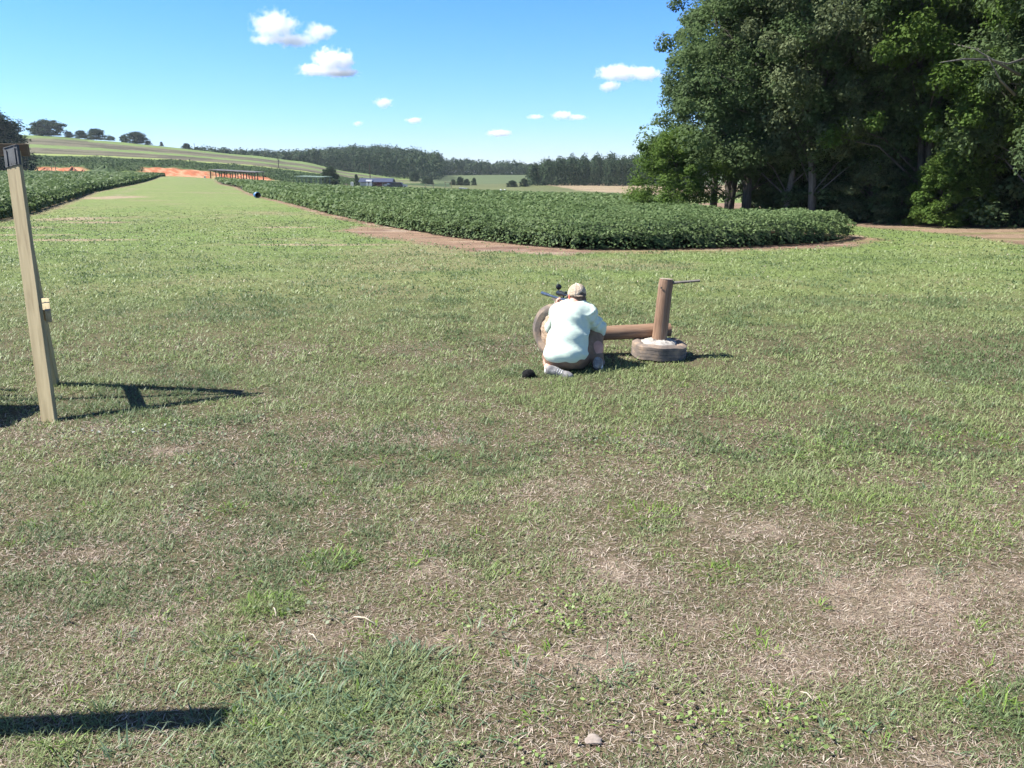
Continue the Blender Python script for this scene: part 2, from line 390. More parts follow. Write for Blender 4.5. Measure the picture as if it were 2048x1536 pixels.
gm, t_, b_ = new_mat("ground_grass_and_soil")
at = N(t_, 'ShaderNodeAttribute'); at.attribute_name = 'base'
tc_ = N(t_, 'ShaderNodeTexCoord')
no1 = N(t_, 'ShaderNodeTexNoise'); no1.inputs['Scale'].default_value = 28; no1.inputs['Detail'].default_value = 8; no1.inputs['Roughness'].default_value = .75
no2 = N(t_, 'ShaderNodeTexNoise'); no2.inputs['Scale'].default_value = 2.2; no2.inputs['Detail'].default_value = 8; no2.inputs['Roughness'].default_value = .8
t_.links.new(tc_.outputs['Object'], no1.inputs['Vector']); t_.links.new(tc_.outputs['Object'], no2.inputs['Vector'])
r1 = ramp(t_, [(.3, (.45, .45, .45)), (.5, (1, 1, 1)), (.7, (1.5, 1.5, 1.5))], no1.outputs['Fac'])
r2 = ramp(t_, [(.32, (.72, .72, .72)), (.68, (1.28, 1.28, 1.22))], no2.outputs['Fac'])
m1 = N(t_, 'ShaderNodeMix', data_type='RGBA', blend_type='MULTIPLY'); m1.inputs[0].default_value = .8
m2 = N(t_, 'ShaderNodeMix', data_type='RGBA', blend_type='MULTIPLY'); m2.inputs[0].default_value = .8
t_.links.new(at.outputs['Color'], m1.inputs[6]); t_.links.new(r1.outputs[0], m1.inputs[7])
t_.links.new(m1.outputs[2], m2.inputs[6]); t_.links.new(r2.outputs[0], m2.inputs[7]); t_.links.new(m2.outputs[2], b_.inputs['Base Color'])
no3 = N(t_, 'ShaderNodeTexNoise'); no3.inputs['Scale'].default_value = 130; no3.inputs['Detail'].default_value = 6; no3.inputs['Roughness'].default_value = .8; t_.links.new(tc_.outputs['Object'], no3.inputs['Vector'])
r3 = ramp(t_, [(.36, (.25, .23, .22)), (.5, (.95, .95, .95)), (.62, (1.8, 1.75, 1.7))], no3.outputs['Fac'])
m3 = N(t_, 'ShaderNodeMix', data_type='RGBA', blend_type='MULTIPLY'); m3.inputs[0].default_value = .85
t_.links.new(m2.outputs[2], m3.inputs[6]); t_.links.new(r3.outputs[0], m3.inputs[7]); t_.links.new(m3.outputs[2], b_.inputs['Base Color'])
b_.inputs['Roughness'].default_value = .95; b_.inputs['Specular IOR Level'].default_value = .12
bp = N(t_, 'ShaderNodeBump'); bp.inputs['Strength'].default_value = .7; bp.inputs['Distance'].default_value = .03
t_.links.new(no1.outputs['Fac'], bp.inputs['Height']); t_.links.new(bp.outputs[0], b_.inputs['Normal'])
me_ = None
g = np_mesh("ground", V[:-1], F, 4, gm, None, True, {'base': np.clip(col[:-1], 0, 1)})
tag(g, kind='structure')
# close the small hole under the camera
ctr = np_mesh("ground", np.vstack([V[:nt_], [[0, 0, 0]]]), np.stack([ii, np.full(nt_, nt_), jj], 1)[:, [0, 1, 2]], 3, gm, None, True, {'base': np.tile(np.array([[.17, .14, .08]]), (nt_ + 1, 1))})
_bm = bmesh.new(); _bm.from_mesh(g.data); _bm.from_mesh(ctr.data); bmesh.ops.remove_doubles(_bm, verts=[v for v in _bm.verts if v.co.xy.length < .36], dist=1e-4)
_bm.to_mesh(g.data); _bm.free(); bpy.data.objects.remove(ctr); g.name = "ground"
# ------------------------------------------------------------------ grass
def blades(x, y, L, W, tilt, az, bend, base=None, tip_w=0.15, z0=None):
    "five-vertex blades; tilt from vertical"
    n = len(x); z = terrain(x, y) - .004 if z0 is None else z0
    dx, dy = np.cos(az), np.sin(az); sx, sy = -dy, dx
    # turn the flat of half the blades
    st, ct = np.sin(tilt), np.cos(tilt); t2 = np.clip(tilt + bend, 0, 1.75); s2, c2 = np.sin(t2), np.cos(t2)
    p0 = np.stack([x, y, z], 1); S = np.stack([sx, sy, np.zeros(n)], 1)
    p1 = p0 + np.stack([dx * st, dy * st, ct], 1) * (L * .55)[:, None]
    p2 = p1 + np.stack([dx * s2, dy * s2, c2], 1) * (L * .45)[:, None]
    w_ = (W / 2)[:, None]
    V = np.empty((n, 5, 3)); V[:, 0] = p0 - S * w_ * .8; V[:, 1] = p0 + S * w_ * .8; V[:, 2] = p1 + S * w_; V[:, 3] = p1 - S * w_; V[:, 4] = p2
    b = (np.arange(n) * 5)[:, None]
    T = np.concatenate([b + [0, 1, 2], b + [0, 2, 3], b + [3, 2, 4]], 1).reshape(-1, 3)
    return V.reshape(-1, 3), T
def scatter(y0, y1, dens, wide=.74, pw=1.0):
    area = wide * (y1 ** 2 - y0 ** 2); n = int(area * dens)
    y = np.sqrt(rng.random(n) * (y1 ** 2 - y0 ** 2) + y0 ** 2); x = (rng.random(n) * 2 - 1) * wide * y
    return x, y
VV, TT, CC = [], [], []; off = 0
DRY = np.array([.40, .315, .245]); DRY2 = np.array([.62, .54, .46]); BRN = np.array([.20, .135, .105])
GRN = np.array([.175, .225, .095]); GRN2 = np.array([.28, .335, .155]); GRN3 = np.array([.092, .148, .064])
def excl(x, y):
    m = ~in_poly(x, y, COT_R) & ~in_poly(x, y, COT_L) & ~(in_poly(x, y, TRACK))
    if y.max() > 14:
        b = in_poly(x, y, bare); m &= ~(b & (rng.random(len(x)) < .93))
    return m
def add_bl(V, T, c, per=5):
    global off
    VV.append(V); TT.append(T + off); off += len(V); CC.append(np.repeat(c, per, axis=0))
for (y0, y1, dens, L0, W0, wide) in [(1.5, 3.4, 19000, .030, .0024, .85), (3.4, 5.0, 11500, .032, .0032, .76), (5.0, 8.0, 5200, .036, .0046, .74), (8.0, 12.5, 1900, .040, .0075, .72), (12.5, 20, 480, .04, .015, .70), (20, 34, 150, .035, .028, .70), (34, 60, 40, .032, .05, .6)]:
    x, y = scatter(y0, y1, dens, wide)
    d = dryness(x, y); so_ = soil_amt(x, y); tuft = .5 * fbm(x, y, 9.0, 2) + .5 * sstep(.34, .62, fbm(x + 5, y, 3.3, 3))
    keep = (rng.random(len(x)) > so_ * .42) & (rng.random(len(x)) < .22 + 1.15 * tuft) & excl(x, y)
    x, y, d, tuft = x[keep], y[keep], d[keep], tuft[keep]; n = len(x)
    dead = rng.random(n) < np.clip((d - .20) * 1.35, .06, .96)
    L = L0 * (1 - .9 * sstep(30, 58, y)) * (0.5 + 1.0 * rng.random(n)) * (0.75 + .7 * tuft) * np.where(dead, .9, 1.05) * (1.25 - .5 * d)
    Wd = W0 * (0.6 + .8 * rng.random(n)) * np.where(dead, .75, 1.15)
    tilt = np.where(dead, R(50) + R(38) * rng.random(n), R(28) + R(56) * rng.random(n)); az = rng.random(n) * 6.283
    V_, T_ = blades(x, y, L, Wd, tilt, az, rng.random(n) * 1.0 - .1)
    k = rng.random(n)[:, None]; k2 = fbm(x, y, .9, 3)[:, None]
    k3 = sstep(.46, .60, fbm(x + 70, y, 2.4, 3))[:, None]; cg = GRN * (1 - k) + GRN2 * k; cg = cg * (1 - .35 * k3) + np.array([.23, .30, .10]) * .35 * k3; cg = cg * (1 - .6 * (k2 > .55)) + GRN3 * .6 * (k2 > .55)
    cd = DRY * (1 - k) + DRY2 * k; cd = np.where((rng.random(n) < .22)[:, None], BRN[None, :] * (.8 + k), cd)
    cc = np.where(dead[:, None], cd, cg) * (.8 + .4 * rng.random(n))[:, None]
    cc = cc * (1 + .04 * sstep(9, 14, y) - .12 * sstep(18, 30, y))[:, None] + np.array([.04, .05, .0])[None] * 0
    add_bl(V_, T_, cc)
# matted clippings lying flat
for (y0, y1, dens, L0, W0, wide) in [(1.5, 3.6, 7000, .030, .0022, .85), (3.6, 6.0, 3200, .034, .0032, .76), (6.0, 9.0, 1000, .04, .0048, .74)]:
    x, y = scatter(y0, y1, dens, wide); d = dryness(x, y); k = (rng.random(len(x)) < .12 + 1.0 * d) & excl(x, y); x, y = x[k], y[k]; n = len(x)
    V_, T_ = blades(x, y, L0 * (.4 + 1.2 * rng.random(n)), W0 * (.6 + .8 * rng.random(n)), R(74) + R(14) * rng.random(n), rng.random(n) * 6.283, rng.normal(0, .15, n), z0=terrain(x, y) + .006 * rng.random(n))
    q = rng.random(n)[:, None]; cc = np.where(q < .25, BRN[None] * 1.2, np.where(q < .7, DRY[None], DRY2[None])) * (.65 + .7 * rng.random(n))[:, None]
    add_bl(V_, T_, cc)
# broad bright clumps of coarse grass
def clump(cx, cy, r, n, L0, W0, c0, c1, up=.5):
    a = rng.random(n) * 6.283; q = np.sqrt(rng.random(n)) * r; x = cx + np.cos(a) * q; y = cy + np.sin(a) * q * .7
    az = a + rng.normal(0, .9, n); k = rng.random(n)[:, None]
    V_, T_ = blades(x, y, L0 * (.4 + 1.0 * rng.random(n)), W0 * (.5 + .8 * rng.random(n)), R(34) + R(50) * rng.random(n), az, rng.random(n) * .9)
    add_bl(V_, T_, (np.array(c0) * (1 - k) + np.array(c1) * k) * (.8 + .4 * rng.random(n))[:, None])
blue = ((.085, .155, .075), (.20, .275, .165)); lime = ((.12, .22, .035), (.22, .33, .06))
for (px, py, r, n) in [(590, 1440, .22, 130), (690, 1390, .22, 130), (780, 1330, .20, 90), (520, 1390, .16, 60), (620, 1510, .2, 90), (430, 1300, .1, 30), (900, 1480, .2, 40), (850, 1400, .15, 30), (1030, 1360, .15, 14), (960, 1270, .12, 18), (560, 1340, .15, 50),
                       (740, 1450, .2, 80), (820, 1520, .2, 40), (270, 1520, .25, 40), (330, 1370, .2, 24), (1200, 1340, .12, 30), (420, 1470, .3, 40)]:
    h = hit(px, py); clump(h[0], h[1], r, int(n * 1.3), .085, .0056, *blue)
for (px, py, r, n) in [(660, 1125, .16, 260), (540, 1215, .14, 260), (1290, 1030, .22, 300), (1330, 1290, .09, 50), (1490, 1280, .08, 40), (1530, 1400, .1, 50), (1555, 1440, .1, 40), (1990, 1430, .15, 120), (180, 1020, .12, 120), (465, 1020, .1, 90), (1900, 1070, .3, 260),
                       (1020, 1250, .08, 40), (1130, 1260, .08, 40), (860, 1200, .12, 60), (600, 1400, .1, 40), (1640, 900, .35, 260), (1950, 880, .3, 300), (1240, 880, .25, 200), (1720, 1010, .3, 200), (1180, 1215, .1, 50), (1440, 1150, .15, 120)]:
    h = hit(px, py); clump(h[0], h[1], r, n, .055, .0045, *lime)
for k in range(170):   # stray tufts
    y_ = 2.3 + 5 * random.random() ** 1.4; x_ = (random.random() * 2 - 1) * .7 * y_
    clump(x_, y_, .03 + .04 * random.random(), random.randint(8, 30), .06, .0045, *(lime if random.random() < .6 else blue))
V = np.concatenate(VV); T = np.concatenate(TT); C = np.concatenate(CC)
gmat, t_, b_ = new_mat("grass_blade"); at = N(t_, 'ShaderNodeAttribute'); at.attribute_name = 'tint'
t_.links.new(at.outputs['Color'], b_.inputs['Base Color']); b_.inputs['Roughness'].default_value = .5; b_.inputs['Specular IOR Level'].default_value = .35
trn = N(t_, 'ShaderNodeBsdfTranslucent'); t_.links.new(at.outputs['Color'], trn.inputs[0]); mx = N(t_, 'ShaderNodeMixShader'); mx.inputs[0].default_value = .3
t_.links.new(b_.outputs[0], mx.inputs[1]); t_.links.new(trn.outputs[0], mx.inputs[2]); t_.links.new(mx.outputs[0], t_.nodes['Material Output'].inputs[0])
print('grass tris', len(T))
tag(np_mesh("grass", V, T, 3, gmat, None, False, {'tint': np.clip(C, 0, 1)}), "short patchy mown lawn of green and straw coloured blades", "grass", kind='stuff')

# low broad-leaved weeds: clover, plantain and grey leaves
def leafquads(c, nrm, size, aspect=1.0, fold=0.0, az=None):
    n = len(c); nrm = nrm / np.linalg.norm(nrm, axis=1)[:, None]
    rv = rng.normal(size=(n, 3)); u = np.cross(nrm, rv); u /= np.linalg.norm(u, axis=1)[:, None] + 1e-9; v = np.cross(nrm, u)
    s = size[:, None] * .5; V = np.empty((n, 4, 3))
    V[:, 0] = c - u * s; V[:, 1] = c + v * s * aspect * .8 + u * s * .1 + nrm * s * fold; V[:, 2] = c + u * s; V[:, 3] = c - v * s * aspect * .8 + u * s * .1 + nrm * s * fold
    return V.reshape(-1, 3), (np.arange(n) * 4)[:, None] + np.arange(4)[None, :]
def wleaves(spots, size, cols):
    Vs, Cs = [], []
    for (px, py, rx, ry, n) in spots:
        h = hit(px, py); a = rng.random(n) * 6.283; q = np.sqrt(rng.random(n)); x = h[0] + np.cos(a) * q * rx; y = h[1] + np.sin(a) * q * ry
        k = excl(x, y); x, y = x[k], y[k]; n = len(x)
        z = terrain(x, y) + .008 + .03 * rng.random(n)
        nn = np.stack([rng.normal(0, .5, n), rng.normal(0, .5, n), np.ones(n)], 1)
        V_, F_ = leafquads(np.stack([x, y, z], 1), nn, size * (.6 + .8 * rng.random(n)), 1.0, .3)
        Vs.append(V_); kk = rng.random(n)[:, None]; Cs.append(np.repeat((np.array(cols[0]) * (1 - kk) + np.array(cols[1]) * kk) * (.75 + .5 * rng.random(n))[:, None], 4, axis=0))
    V = np.concatenate(Vs); return V, np.arange(len(V)).reshape(-1, 4), np.concatenate(Cs)
A1 = wleaves([(1270, 1380, .3, .14, 70), (1180, 1250, .2, .1, 90), (1460, 1450, .35, .12, 80), (1600, 1480, .4, .1, 60), (1120, 1210, .2, .1, 60), (1500, 900, .7, .3, 260), (1250, 930, .5, .3, 200), (1350, 820, .9, .35, 420), (1700, 880, .9, .4, 420), (1500, 980, .4, .2, 160),
              (1900, 950, .9, .4, 380), (1540, 1000, .3, .1, 90), (1150, 900, .5, .15, 130), (1200, 1460, .4, .15, 80), (950, 1240, .25, .12, 50), (1000, 1530, .3, .1, 60), (2000, 780, 1.1, .4, 260), (1600, 760, 1.2, .4, 260), (300, 860, .5, .25, 200)], .016, ((.16, .25, .07), (.27, .37, .12)))
A2 = wleaves([(250, 880, .75, .3, 260), (450, 850, .5, .3, 110), (350, 925, .5, .2, 110), (1230, 890, .35, .15, 90), (1560, 780, .7, .35, 130), (640, 1230, .3, .12, 40), (1750, 770, .8, .4, 130), (700, 1010, 1, .5, 90), (300, 1020, .6, .3, 80)], .019, ((.17, .22, .13), (.30, .35, .22)))
A3 = wleaves([(190, 868, .2, .1, 6), (285, 870, .2, .06, 12), (365, 935, .1, .05, 2), (370, 858, .2, .05, 3), (1400, 1000, 2, 1, 5)], .026, ((.45, .47, .42), (.62, .63, .58)))
Vw = np.concatenate([A1[0], A2[0], A3[0]]); Fw = np.arange(len(Vw)).reshape(-1, 4); Cw = np.concatenate([A1[2], A2[2], A3[2]])
tag(np_mesh("ground_weeds", Vw, Fw, 4, gmat, None, False, {'tint': Cw}), "low clover and grey broad leaves scattered in the lawn", "weeds", kind='stuff')

# ------------------------------------------------------------------ crop fields
cot_mat = leaf_mat("cotton_leaf", [(.062, .108, .042), (.095, .150, .056), (.130, .190, .072), (.19, .25, .11)], rough=.6, trans=.3, spec=.22, noise=.35, nscale=.6)
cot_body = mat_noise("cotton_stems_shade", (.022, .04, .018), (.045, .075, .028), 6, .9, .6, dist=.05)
def cotton(name, poly, bands, hgt, label):
    Vs = []
    px_, py_ = np.array(poly).T
    for (y0, y1, dens, size, lowfrac) in bands:
        n = int((px_.max() - px_.min()) * (y1 - y0) * dens); x = rng.random(n) * (px_.max() - px_.min()) + px_.min(); y = rng.random(n) * (y1 - y0) + y0
        k = in_poly(x, y, poly); x, y = x[k], y[k]
        k = np.abs(x) < 1.05 * y + 4; x, y = x[k], y[k]
        d = poly_dist(x, y, poly); n = len(x)
        top = hgt * (.70 + .50 * fbm(x, y, 1.3, 3) + .04 * np.sin(y * 6.5)) * (0.55 + .45 * sstep(0, .9, d + .3 * fbm(x, y, 2.5, 2)))
        z = top * (1 - .22 * rng.random(n) ** 1.5)
        Vs.append(leafquads(np.stack([x, y, terrain(x, y) + z], 1), np.stack([rng.normal(-.15, .55, n), rng.normal(-.1, .55, n), np.ones(n)], 1), size * (.6 + .8 * rng.random(n)), 1.1, .35)[0])
        # leaves on the open side of the crop
        if lowfrac > 0:
            m = int(n * lowfrac); seg = []
            for i in range(len(poly)):
                a, b = poly[i], poly[(i + 1) % len(poly)]; ln = math.hypot(b[0] - a[0], b[1] - a[1]); seg.append(ln)
            tot = sum(seg)
            for i, ln in enumerate(seg):
                a, b = np.array(poly[i]), np.array(poly[(i + 1) % len(poly)])
                ym = (a[1] + b[1]) / 2
                q = int(ln * 420 * (1 if y1 < 45 else .25)); t = rng.random(q); pt = a[None] + (b - a)[None] * t[:, None]
                k = (pt[:, 1] >= y0) & (pt[:, 1] < y1) & (np.abs(pt[:, 0]) < 1.05 * pt[:, 1] + 4); pt = pt[k]; q = len(pt)
                if q == 0: continue
                nn = np.array([(b - a)[1], -(b - a)[0]]) / ln
                if in_poly(np.array([(a[0] + b[0]) / 2 + nn[0] * .3]), np.array([(a[1] + b[1]) / 2 + nn[1] * .3]), poly)[0]: nn = -nn
                h = rng.random(q) ** .8; inset = .02 + .38 * h ** 1.5 + .16 * rng.random(q) + .35 * (fbm(pt[:, 0], pt[:, 1], 1.6, 3) - .35)
                pt = pt - nn[None] * inset[:, None]; z = .03 + h * hgt * .86
                Vs.append(leafquads(np.stack([pt[:, 0], pt[:, 1], terrain(pt[:, 0], pt[:, 1]) + z], 1), np.stack([rng.normal(0, .5, q) + nn[0] * .8, rng.normal(0, .5, q) + nn[1] * .8, .7 + rng.random(q)], 1), size * (.6 + .8 * rng.random(q)), 1.1, .35)[0])
    V = np.concatenate(Vs); F = np.arange(len(V)).reshape(-1, 4)
    root = np_mesh(name, V, F, 4, cot_mat); tag(root, label, "crop", kind='stuff')
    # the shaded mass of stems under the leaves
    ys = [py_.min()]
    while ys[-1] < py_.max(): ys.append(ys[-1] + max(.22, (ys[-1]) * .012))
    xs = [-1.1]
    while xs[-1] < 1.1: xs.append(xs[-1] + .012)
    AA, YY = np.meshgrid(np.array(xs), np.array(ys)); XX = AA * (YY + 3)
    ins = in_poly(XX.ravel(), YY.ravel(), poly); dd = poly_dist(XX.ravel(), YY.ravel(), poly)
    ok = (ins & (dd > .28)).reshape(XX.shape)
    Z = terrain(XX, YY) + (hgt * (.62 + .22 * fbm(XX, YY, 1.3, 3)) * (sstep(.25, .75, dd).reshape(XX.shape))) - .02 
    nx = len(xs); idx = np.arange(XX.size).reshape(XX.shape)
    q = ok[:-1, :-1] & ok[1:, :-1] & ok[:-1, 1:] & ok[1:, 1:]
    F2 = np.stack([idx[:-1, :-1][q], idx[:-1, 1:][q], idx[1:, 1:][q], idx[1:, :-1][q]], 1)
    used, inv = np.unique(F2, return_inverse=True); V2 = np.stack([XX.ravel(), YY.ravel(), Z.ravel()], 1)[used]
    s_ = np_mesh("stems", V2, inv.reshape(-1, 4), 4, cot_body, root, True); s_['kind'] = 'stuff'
    print(name, len(F))
cotton("crop_field", COT_R, [(18, 26, 430, .066, .75), (26, 38, 200, .09, .6), (38, 60, 40, .19, .4), (60, 100, 13, .30, .2), (100, 190, 5, .48, 0)], .78, "dense dark green leafy crop field right of the mown lane")
cotton("crop_field", COT_L, [(20, 34, 110, .12, .4), (34, 60, 40, .18, .4), (60, 110, 10, .30, .2), (110, 232, 3.5, .55, .1)], .80, "dense dark green leafy crop field left of the mown lane")
# straw coloured dead grass tuft at the foot of the crop
hb = hit(850, 478)
# ------------------------------------------------------------------ trees
bark = mat_noise("bark", (.05, .042, .034), (.14, .125, .105), 5, .9, .8, stretch=(3, 3, .5), dist=.03)
bark_pale = mat_noise("bark_pale", (.085, .078, .068), (.19, .175, .155), 5, .9, .6, stretch=(3, 3, .6), dist=.02)
LEAF = {
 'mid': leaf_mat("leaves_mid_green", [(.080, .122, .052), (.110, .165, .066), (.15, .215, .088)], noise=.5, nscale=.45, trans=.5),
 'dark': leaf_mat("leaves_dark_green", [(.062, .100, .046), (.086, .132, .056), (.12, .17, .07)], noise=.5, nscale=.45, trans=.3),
 'lime': leaf_mat("leaves_yellow_green", [(.07, .125, .026), (.105, .175, .036), (.145, .21, .05)], noise=.5, nscale=.5, trans=.45),
 'olive': leaf_mat("leaves_olive", [(.088, .112, .054), (.120, .148, .070), (.16, .19, .09)], noise=.5, nscale=.5, trans=.3),
 'far': leaf_mat("leaves_far_wood", [(.026, .048, .025), (.038, .066, .032), (.055, .088, .040)], noise=.3, nscale=.05, trans=.2),
 'pine': leaf_mat("leaves_far_pine", [(.022, .044, .022), (.034, .060, .028), (.05, .08, .034)], noise=.3, nscale=.05, trans=.2),
}
def gen_tree(seed, H, rx, zb, trunk_r, nclump, nleaf, lsize, leaf, bk=bark, shape='oval', lean=(0, 0), forks=1, flat=.75, clump_r=.55, sides=1.0):
    "returns (trunk mesh, crown mesh): tapered forking trunk, limbs to every clump of leaves"
    r = np.random.default_rng(seed); bm = bmesh.new(); ctr = np.array([lean[0] * H, lean[1] * H])
    stems = []
    for f in range(forks):
        a = 2 * math.pi * f / forks + r.random() * 1.5; sp = 0 if forks == 1 else .12 * H
        pts = []; m = 8
        for i in range(m + 1):
            t = i / m; pts.append(Vector((ctr[0] * t + math.cos(a) * sp * t ** 1.3 + .02 * H * math.sin(3 * t + f) * t, ctr[1] * t + math.sin(a) * sp * t ** 1.3 + .02 * H * math.cos(4 * t + f) * t, -.15 + t * H * .9)))
        rr = [trunk_r / math.sqrt(forks) * (1.25 if i == 0 else 1) * (1 - .9 * (i / m)) + .012 for i in range(m + 1)]
        tube(bm, pts, rr, 9); stems.append(pts)
    C = []
    tries = 0
    while len(C) < nclump and tries < nclump * 60:
        tries += 1
        t = r.random(); zz = zb + (H - zb) * t
        if shape == 'oval': w_ = math.sin(math.pi * min(1, (t * .86 + .1))) ** .6
        elif shape == 'broadlow': w_ = (1 - t) ** .55 * (.75 + .25 * min(1, t / .15))
        elif shape == 'cone': w_ = (1 - t) ** .9 * .95 + .05
        else: w_ = math.sqrt(max(0, 1 - t * t)) 
        a = r.random() * 2 * math.pi; lob = 1 + .22 * math.sin(3 * a + seed) + .14 * math.sin(7 * a + 2.1 * seed + zz * .8) + .12 * math.sin(zz * 1.7 + seed)
        q = (0.35 + .65 * r.random() ** .5) if r.random() < .85 else r.random()
        rr_ = rx * w_ * lob * q
        C.append((math.cos(a) * rr_ + ctr[0] * t, math.sin(a) * rr_ * sides + ctr[1] * t, zz + r.normal() * .15))
    C = np.array(C)
    for k, c in enumerate(C):
        if k % 3: continue
        st = stems[k % forks]; ti = max(.08, min(.92, (c[2] / (H * .9)) * .8 - .08)); i = ti * (len(st) - 1); i0 = int(i); p = st[i0].lerp(st[min(i0 + 1, len(st) - 1)], i - i0)
        c_ = Vector(c); mid = p.lerp(c_, .5) + Vector((0, 0, .12 * (c_ - p).length + .1 * r.normal()))
        L_ = (c_ - p).length; tube(bm, [p, mid, c_], [max(.010, .009 * L_ + .008), .006 * L_ + .006, .004], 5, False)
    tm = bpy.data.meshes.new("trunk"); bm.to_mesh(tm); bm.free(); tm.materials.append(bk); tm.polygons.foreach_set('use_smooth', [True] * len(tm.polygons))
    n = nclump * nleaf; ci = r.integers(0, len(C), n); cr = clump_r * (.6 + .9 * r.random(len(C)))[ci]
    d = r.normal(size=(n, 3)); d /= np.linalg.norm(d, axis=1)[:, None]; q = r.random(n) ** .45
    off_ = d * (cr * q)[:, None]; off_[:, 2] *= flat
    # droop: twigs sag towards their ends
    off_[:, 2] -= .18 * (np.hypot(off_[:, 0], off_[:, 1]) ** 2) / clump_r
    c = C[ci] + off_
    nrm = d * .7 + r.normal(size=(n, 3)) * .5 + np.array([0, 0, .8])[None]
    global rng; keep_ = rng; rng = r
    Vq, Fq = leafquads(c, nrm, lsize * (.6 + .8 * r.random(n)), .8, .2); rng = keep_
    k = np.repeat(c[:, 2] > .05, 4); Vq = Vq[k]; Fq = np.arange(len(Vq)).reshape(-1, 4)
    o = np_mesh("crown", Vq, Fq, 4, LEAF[leaf]); cm = o.data; bpy.data.objects.remove(o)
    return tm, cm
def tree(name, meshes, x, y, s, rz, label, cat, group=None, leaf=None, sz=None, bk=None):
    e = empty(name, (x, y, gz(x, y)), rz); e.scale = (s, s, s * (sz or 1))
    link = []
    for nm, me in zip(("trunk", "crown"), meshes):
        o = bpy.data.objects.new(nm, me); COL.objects.link(o); o.parent = e; link.append(o)
    if leaf: link[1].material_slots[0].link = 'OBJECT'; link[1].material_slots[0].material = LEAF[leaf]
    if bk: link[0].material_slots[0].link = 'OBJECT'; link[0].material_slots[0].material = bk
    tag(e, label, cat, group); return e
TA = gen_tree(3, 10.2, 4.3, 1.7, .22, 160, 290, .125, 'mid', shape='broadlow', forks=3, clump_r=.54)
TB = gen_tree(11, 12.5, 3.6, 2.3, .21, 205, 300, .125, 'dark', shape='oval', forks=1, clump_r=.54)
TE = gen_tree(61, 4.0, 2.1, 1.0, .06, 110, 280, .10, 'lime', shape='dome', forks=1, clump_r=.45)
TD = gen_tree(23, 13.0, 4.3, 2.4, .17, 215, 300, .13, 'mid', bark_pale, shape='oval', forks=2, lean=(.05, -.04), clump_r=.62)
TC_ = gen_tree(31, 4.6, 2.3, .15, .09, 150, 260, .15, 'lime', shape='dome', forks=3, clump_r=.42)
TS = gen_tree(41, 5.2, 2.7, .0, .10, 150, 160, .15, 'olive', shape='dome', forks=4, clump_r=.5, flat=.6)
WOOD = "trees along the wood edge on the right"
def at_(xh_, Y): return XH(xh_, Y), Y
for nm, me, (x, y), s, rz, sz, leaf, lab, cat in [
  ("tree", TA, at_(1462, 37), 1.14, 0.4, 1.0, None, "big spreading tree at the left end of the wood, low crown over the crop field", "tree"),
  ("tree", TE, at_(1350, 34.5), .92, 1.1, .95, 'lime', "light green drooping tree hanging low over the crop, leftmost of the wood", "tree"),
  ("tree", TB, at_(1498, 36), .92, 2.0, 1.0, 'dark', "dark trunked tree with twin look just behind the crop corner, airy top", "tree"),
  ("tree", TB, at_(1430, 39), .80, 4.0, 1.0, 'mid', "slim tree inside the left end of the wood with dark bare lower trunk", "tree"),
  ("tree", TD, at_(1576, 35), 1.0, 0.2, 1.05, 'mid', "tall tree with pale grey trunk standing behind the crop field", "tree"),
  ("tree", TD, at_(1632, 34), .98, 2.9, 1.15, 'olive', "tree whose trunk leans in a wide fork beside the dark gap in the wood", "tree"),
  ("tree", TB, at_(1545, 40), 1.05, 5.0, 1.1, 'dark', "dark straight tree behind the pale trunked tree", "tree"),
  ("shrub", TS, at_(1752, 33.5), .66, .5, .85, 'olive', "brownish green bush right of the dark gap at the track edge", "shrub"),
  ("shrub", TS, at_(1815, 33), .56, 2.2, .8, 'dark', "low dark bush with bare twigs touching the dirt track", "shrub"),
  ("shrub", TC_, at_(1898, 30.5), .62, 3.3, .92, 'lime', "bright green leafy bush beside the dirt track", "shrub"),
  ("tree", TD, at_(1735, 34.5), 1.05, 4.4, 1.15, 'mid', "tall mid green tree rising behind the brownish bush", "tree"),
  ("tree", TA, at_(1850, 32.5), 1.05, 2.4, 1.25, 'lime', "tall yellow green tree spreading above the bright bush", "tree"),
  ("tree", TB, at_(1965, 31), 1.05, 1.2, 1.15, 'lime', "tall tree with dead whitish limbs near the right edge", "tree"),
  ("tree", TD, at_(2085, 28.8), 1.0, 5.6, 1.2, 'mid', "tree at the far right edge casting shade across the dirt", "tree"),
  ("tree", TA, at_(2190, 27), .95, .9, 1.3, 'dark', "dark tree mostly beyond the right edge of the view", "tree"),
  ("shrub", TS, at_(2035, 31.5), .72, 4.2, 1.0, 'dark', "dark bush under the tall trees near the right edge", "shrub"),
 ]:
    tree(nm, me, x, y, s, rz, lab, cat, WOOD, leaf, sz)
for (xh_, Y, me, s, sz) in [(1600, 46, TB, .95, 1.0), (1680, 42, TB, 1.0, 1.1), (1770, 44, TD, 1.1, 1.1), (1850, 40, TB, 1.25, 1.3), (1930, 37, TA, 1.3, 1.3), (2010, 36, TD, 1.15, 1.35), (2100, 35, TB, 1.2, 1.4), (2230, 36, TA, 1.2, 1.4), (1880, 52, TD, 1.5, 1.4), (2060, 48, TB, 1.5, 1.4), (2350, 34, TD, 1.2, 1.3), (2450, 42, TA, 1.4, 1.3)]:
    tree("tree", me, XH(xh_, Y), Y, s, random.random() * 6, "dark tree deep in the wood behind the front row of trees", "tree", "trees deep inside the wood", 'dark', sz)
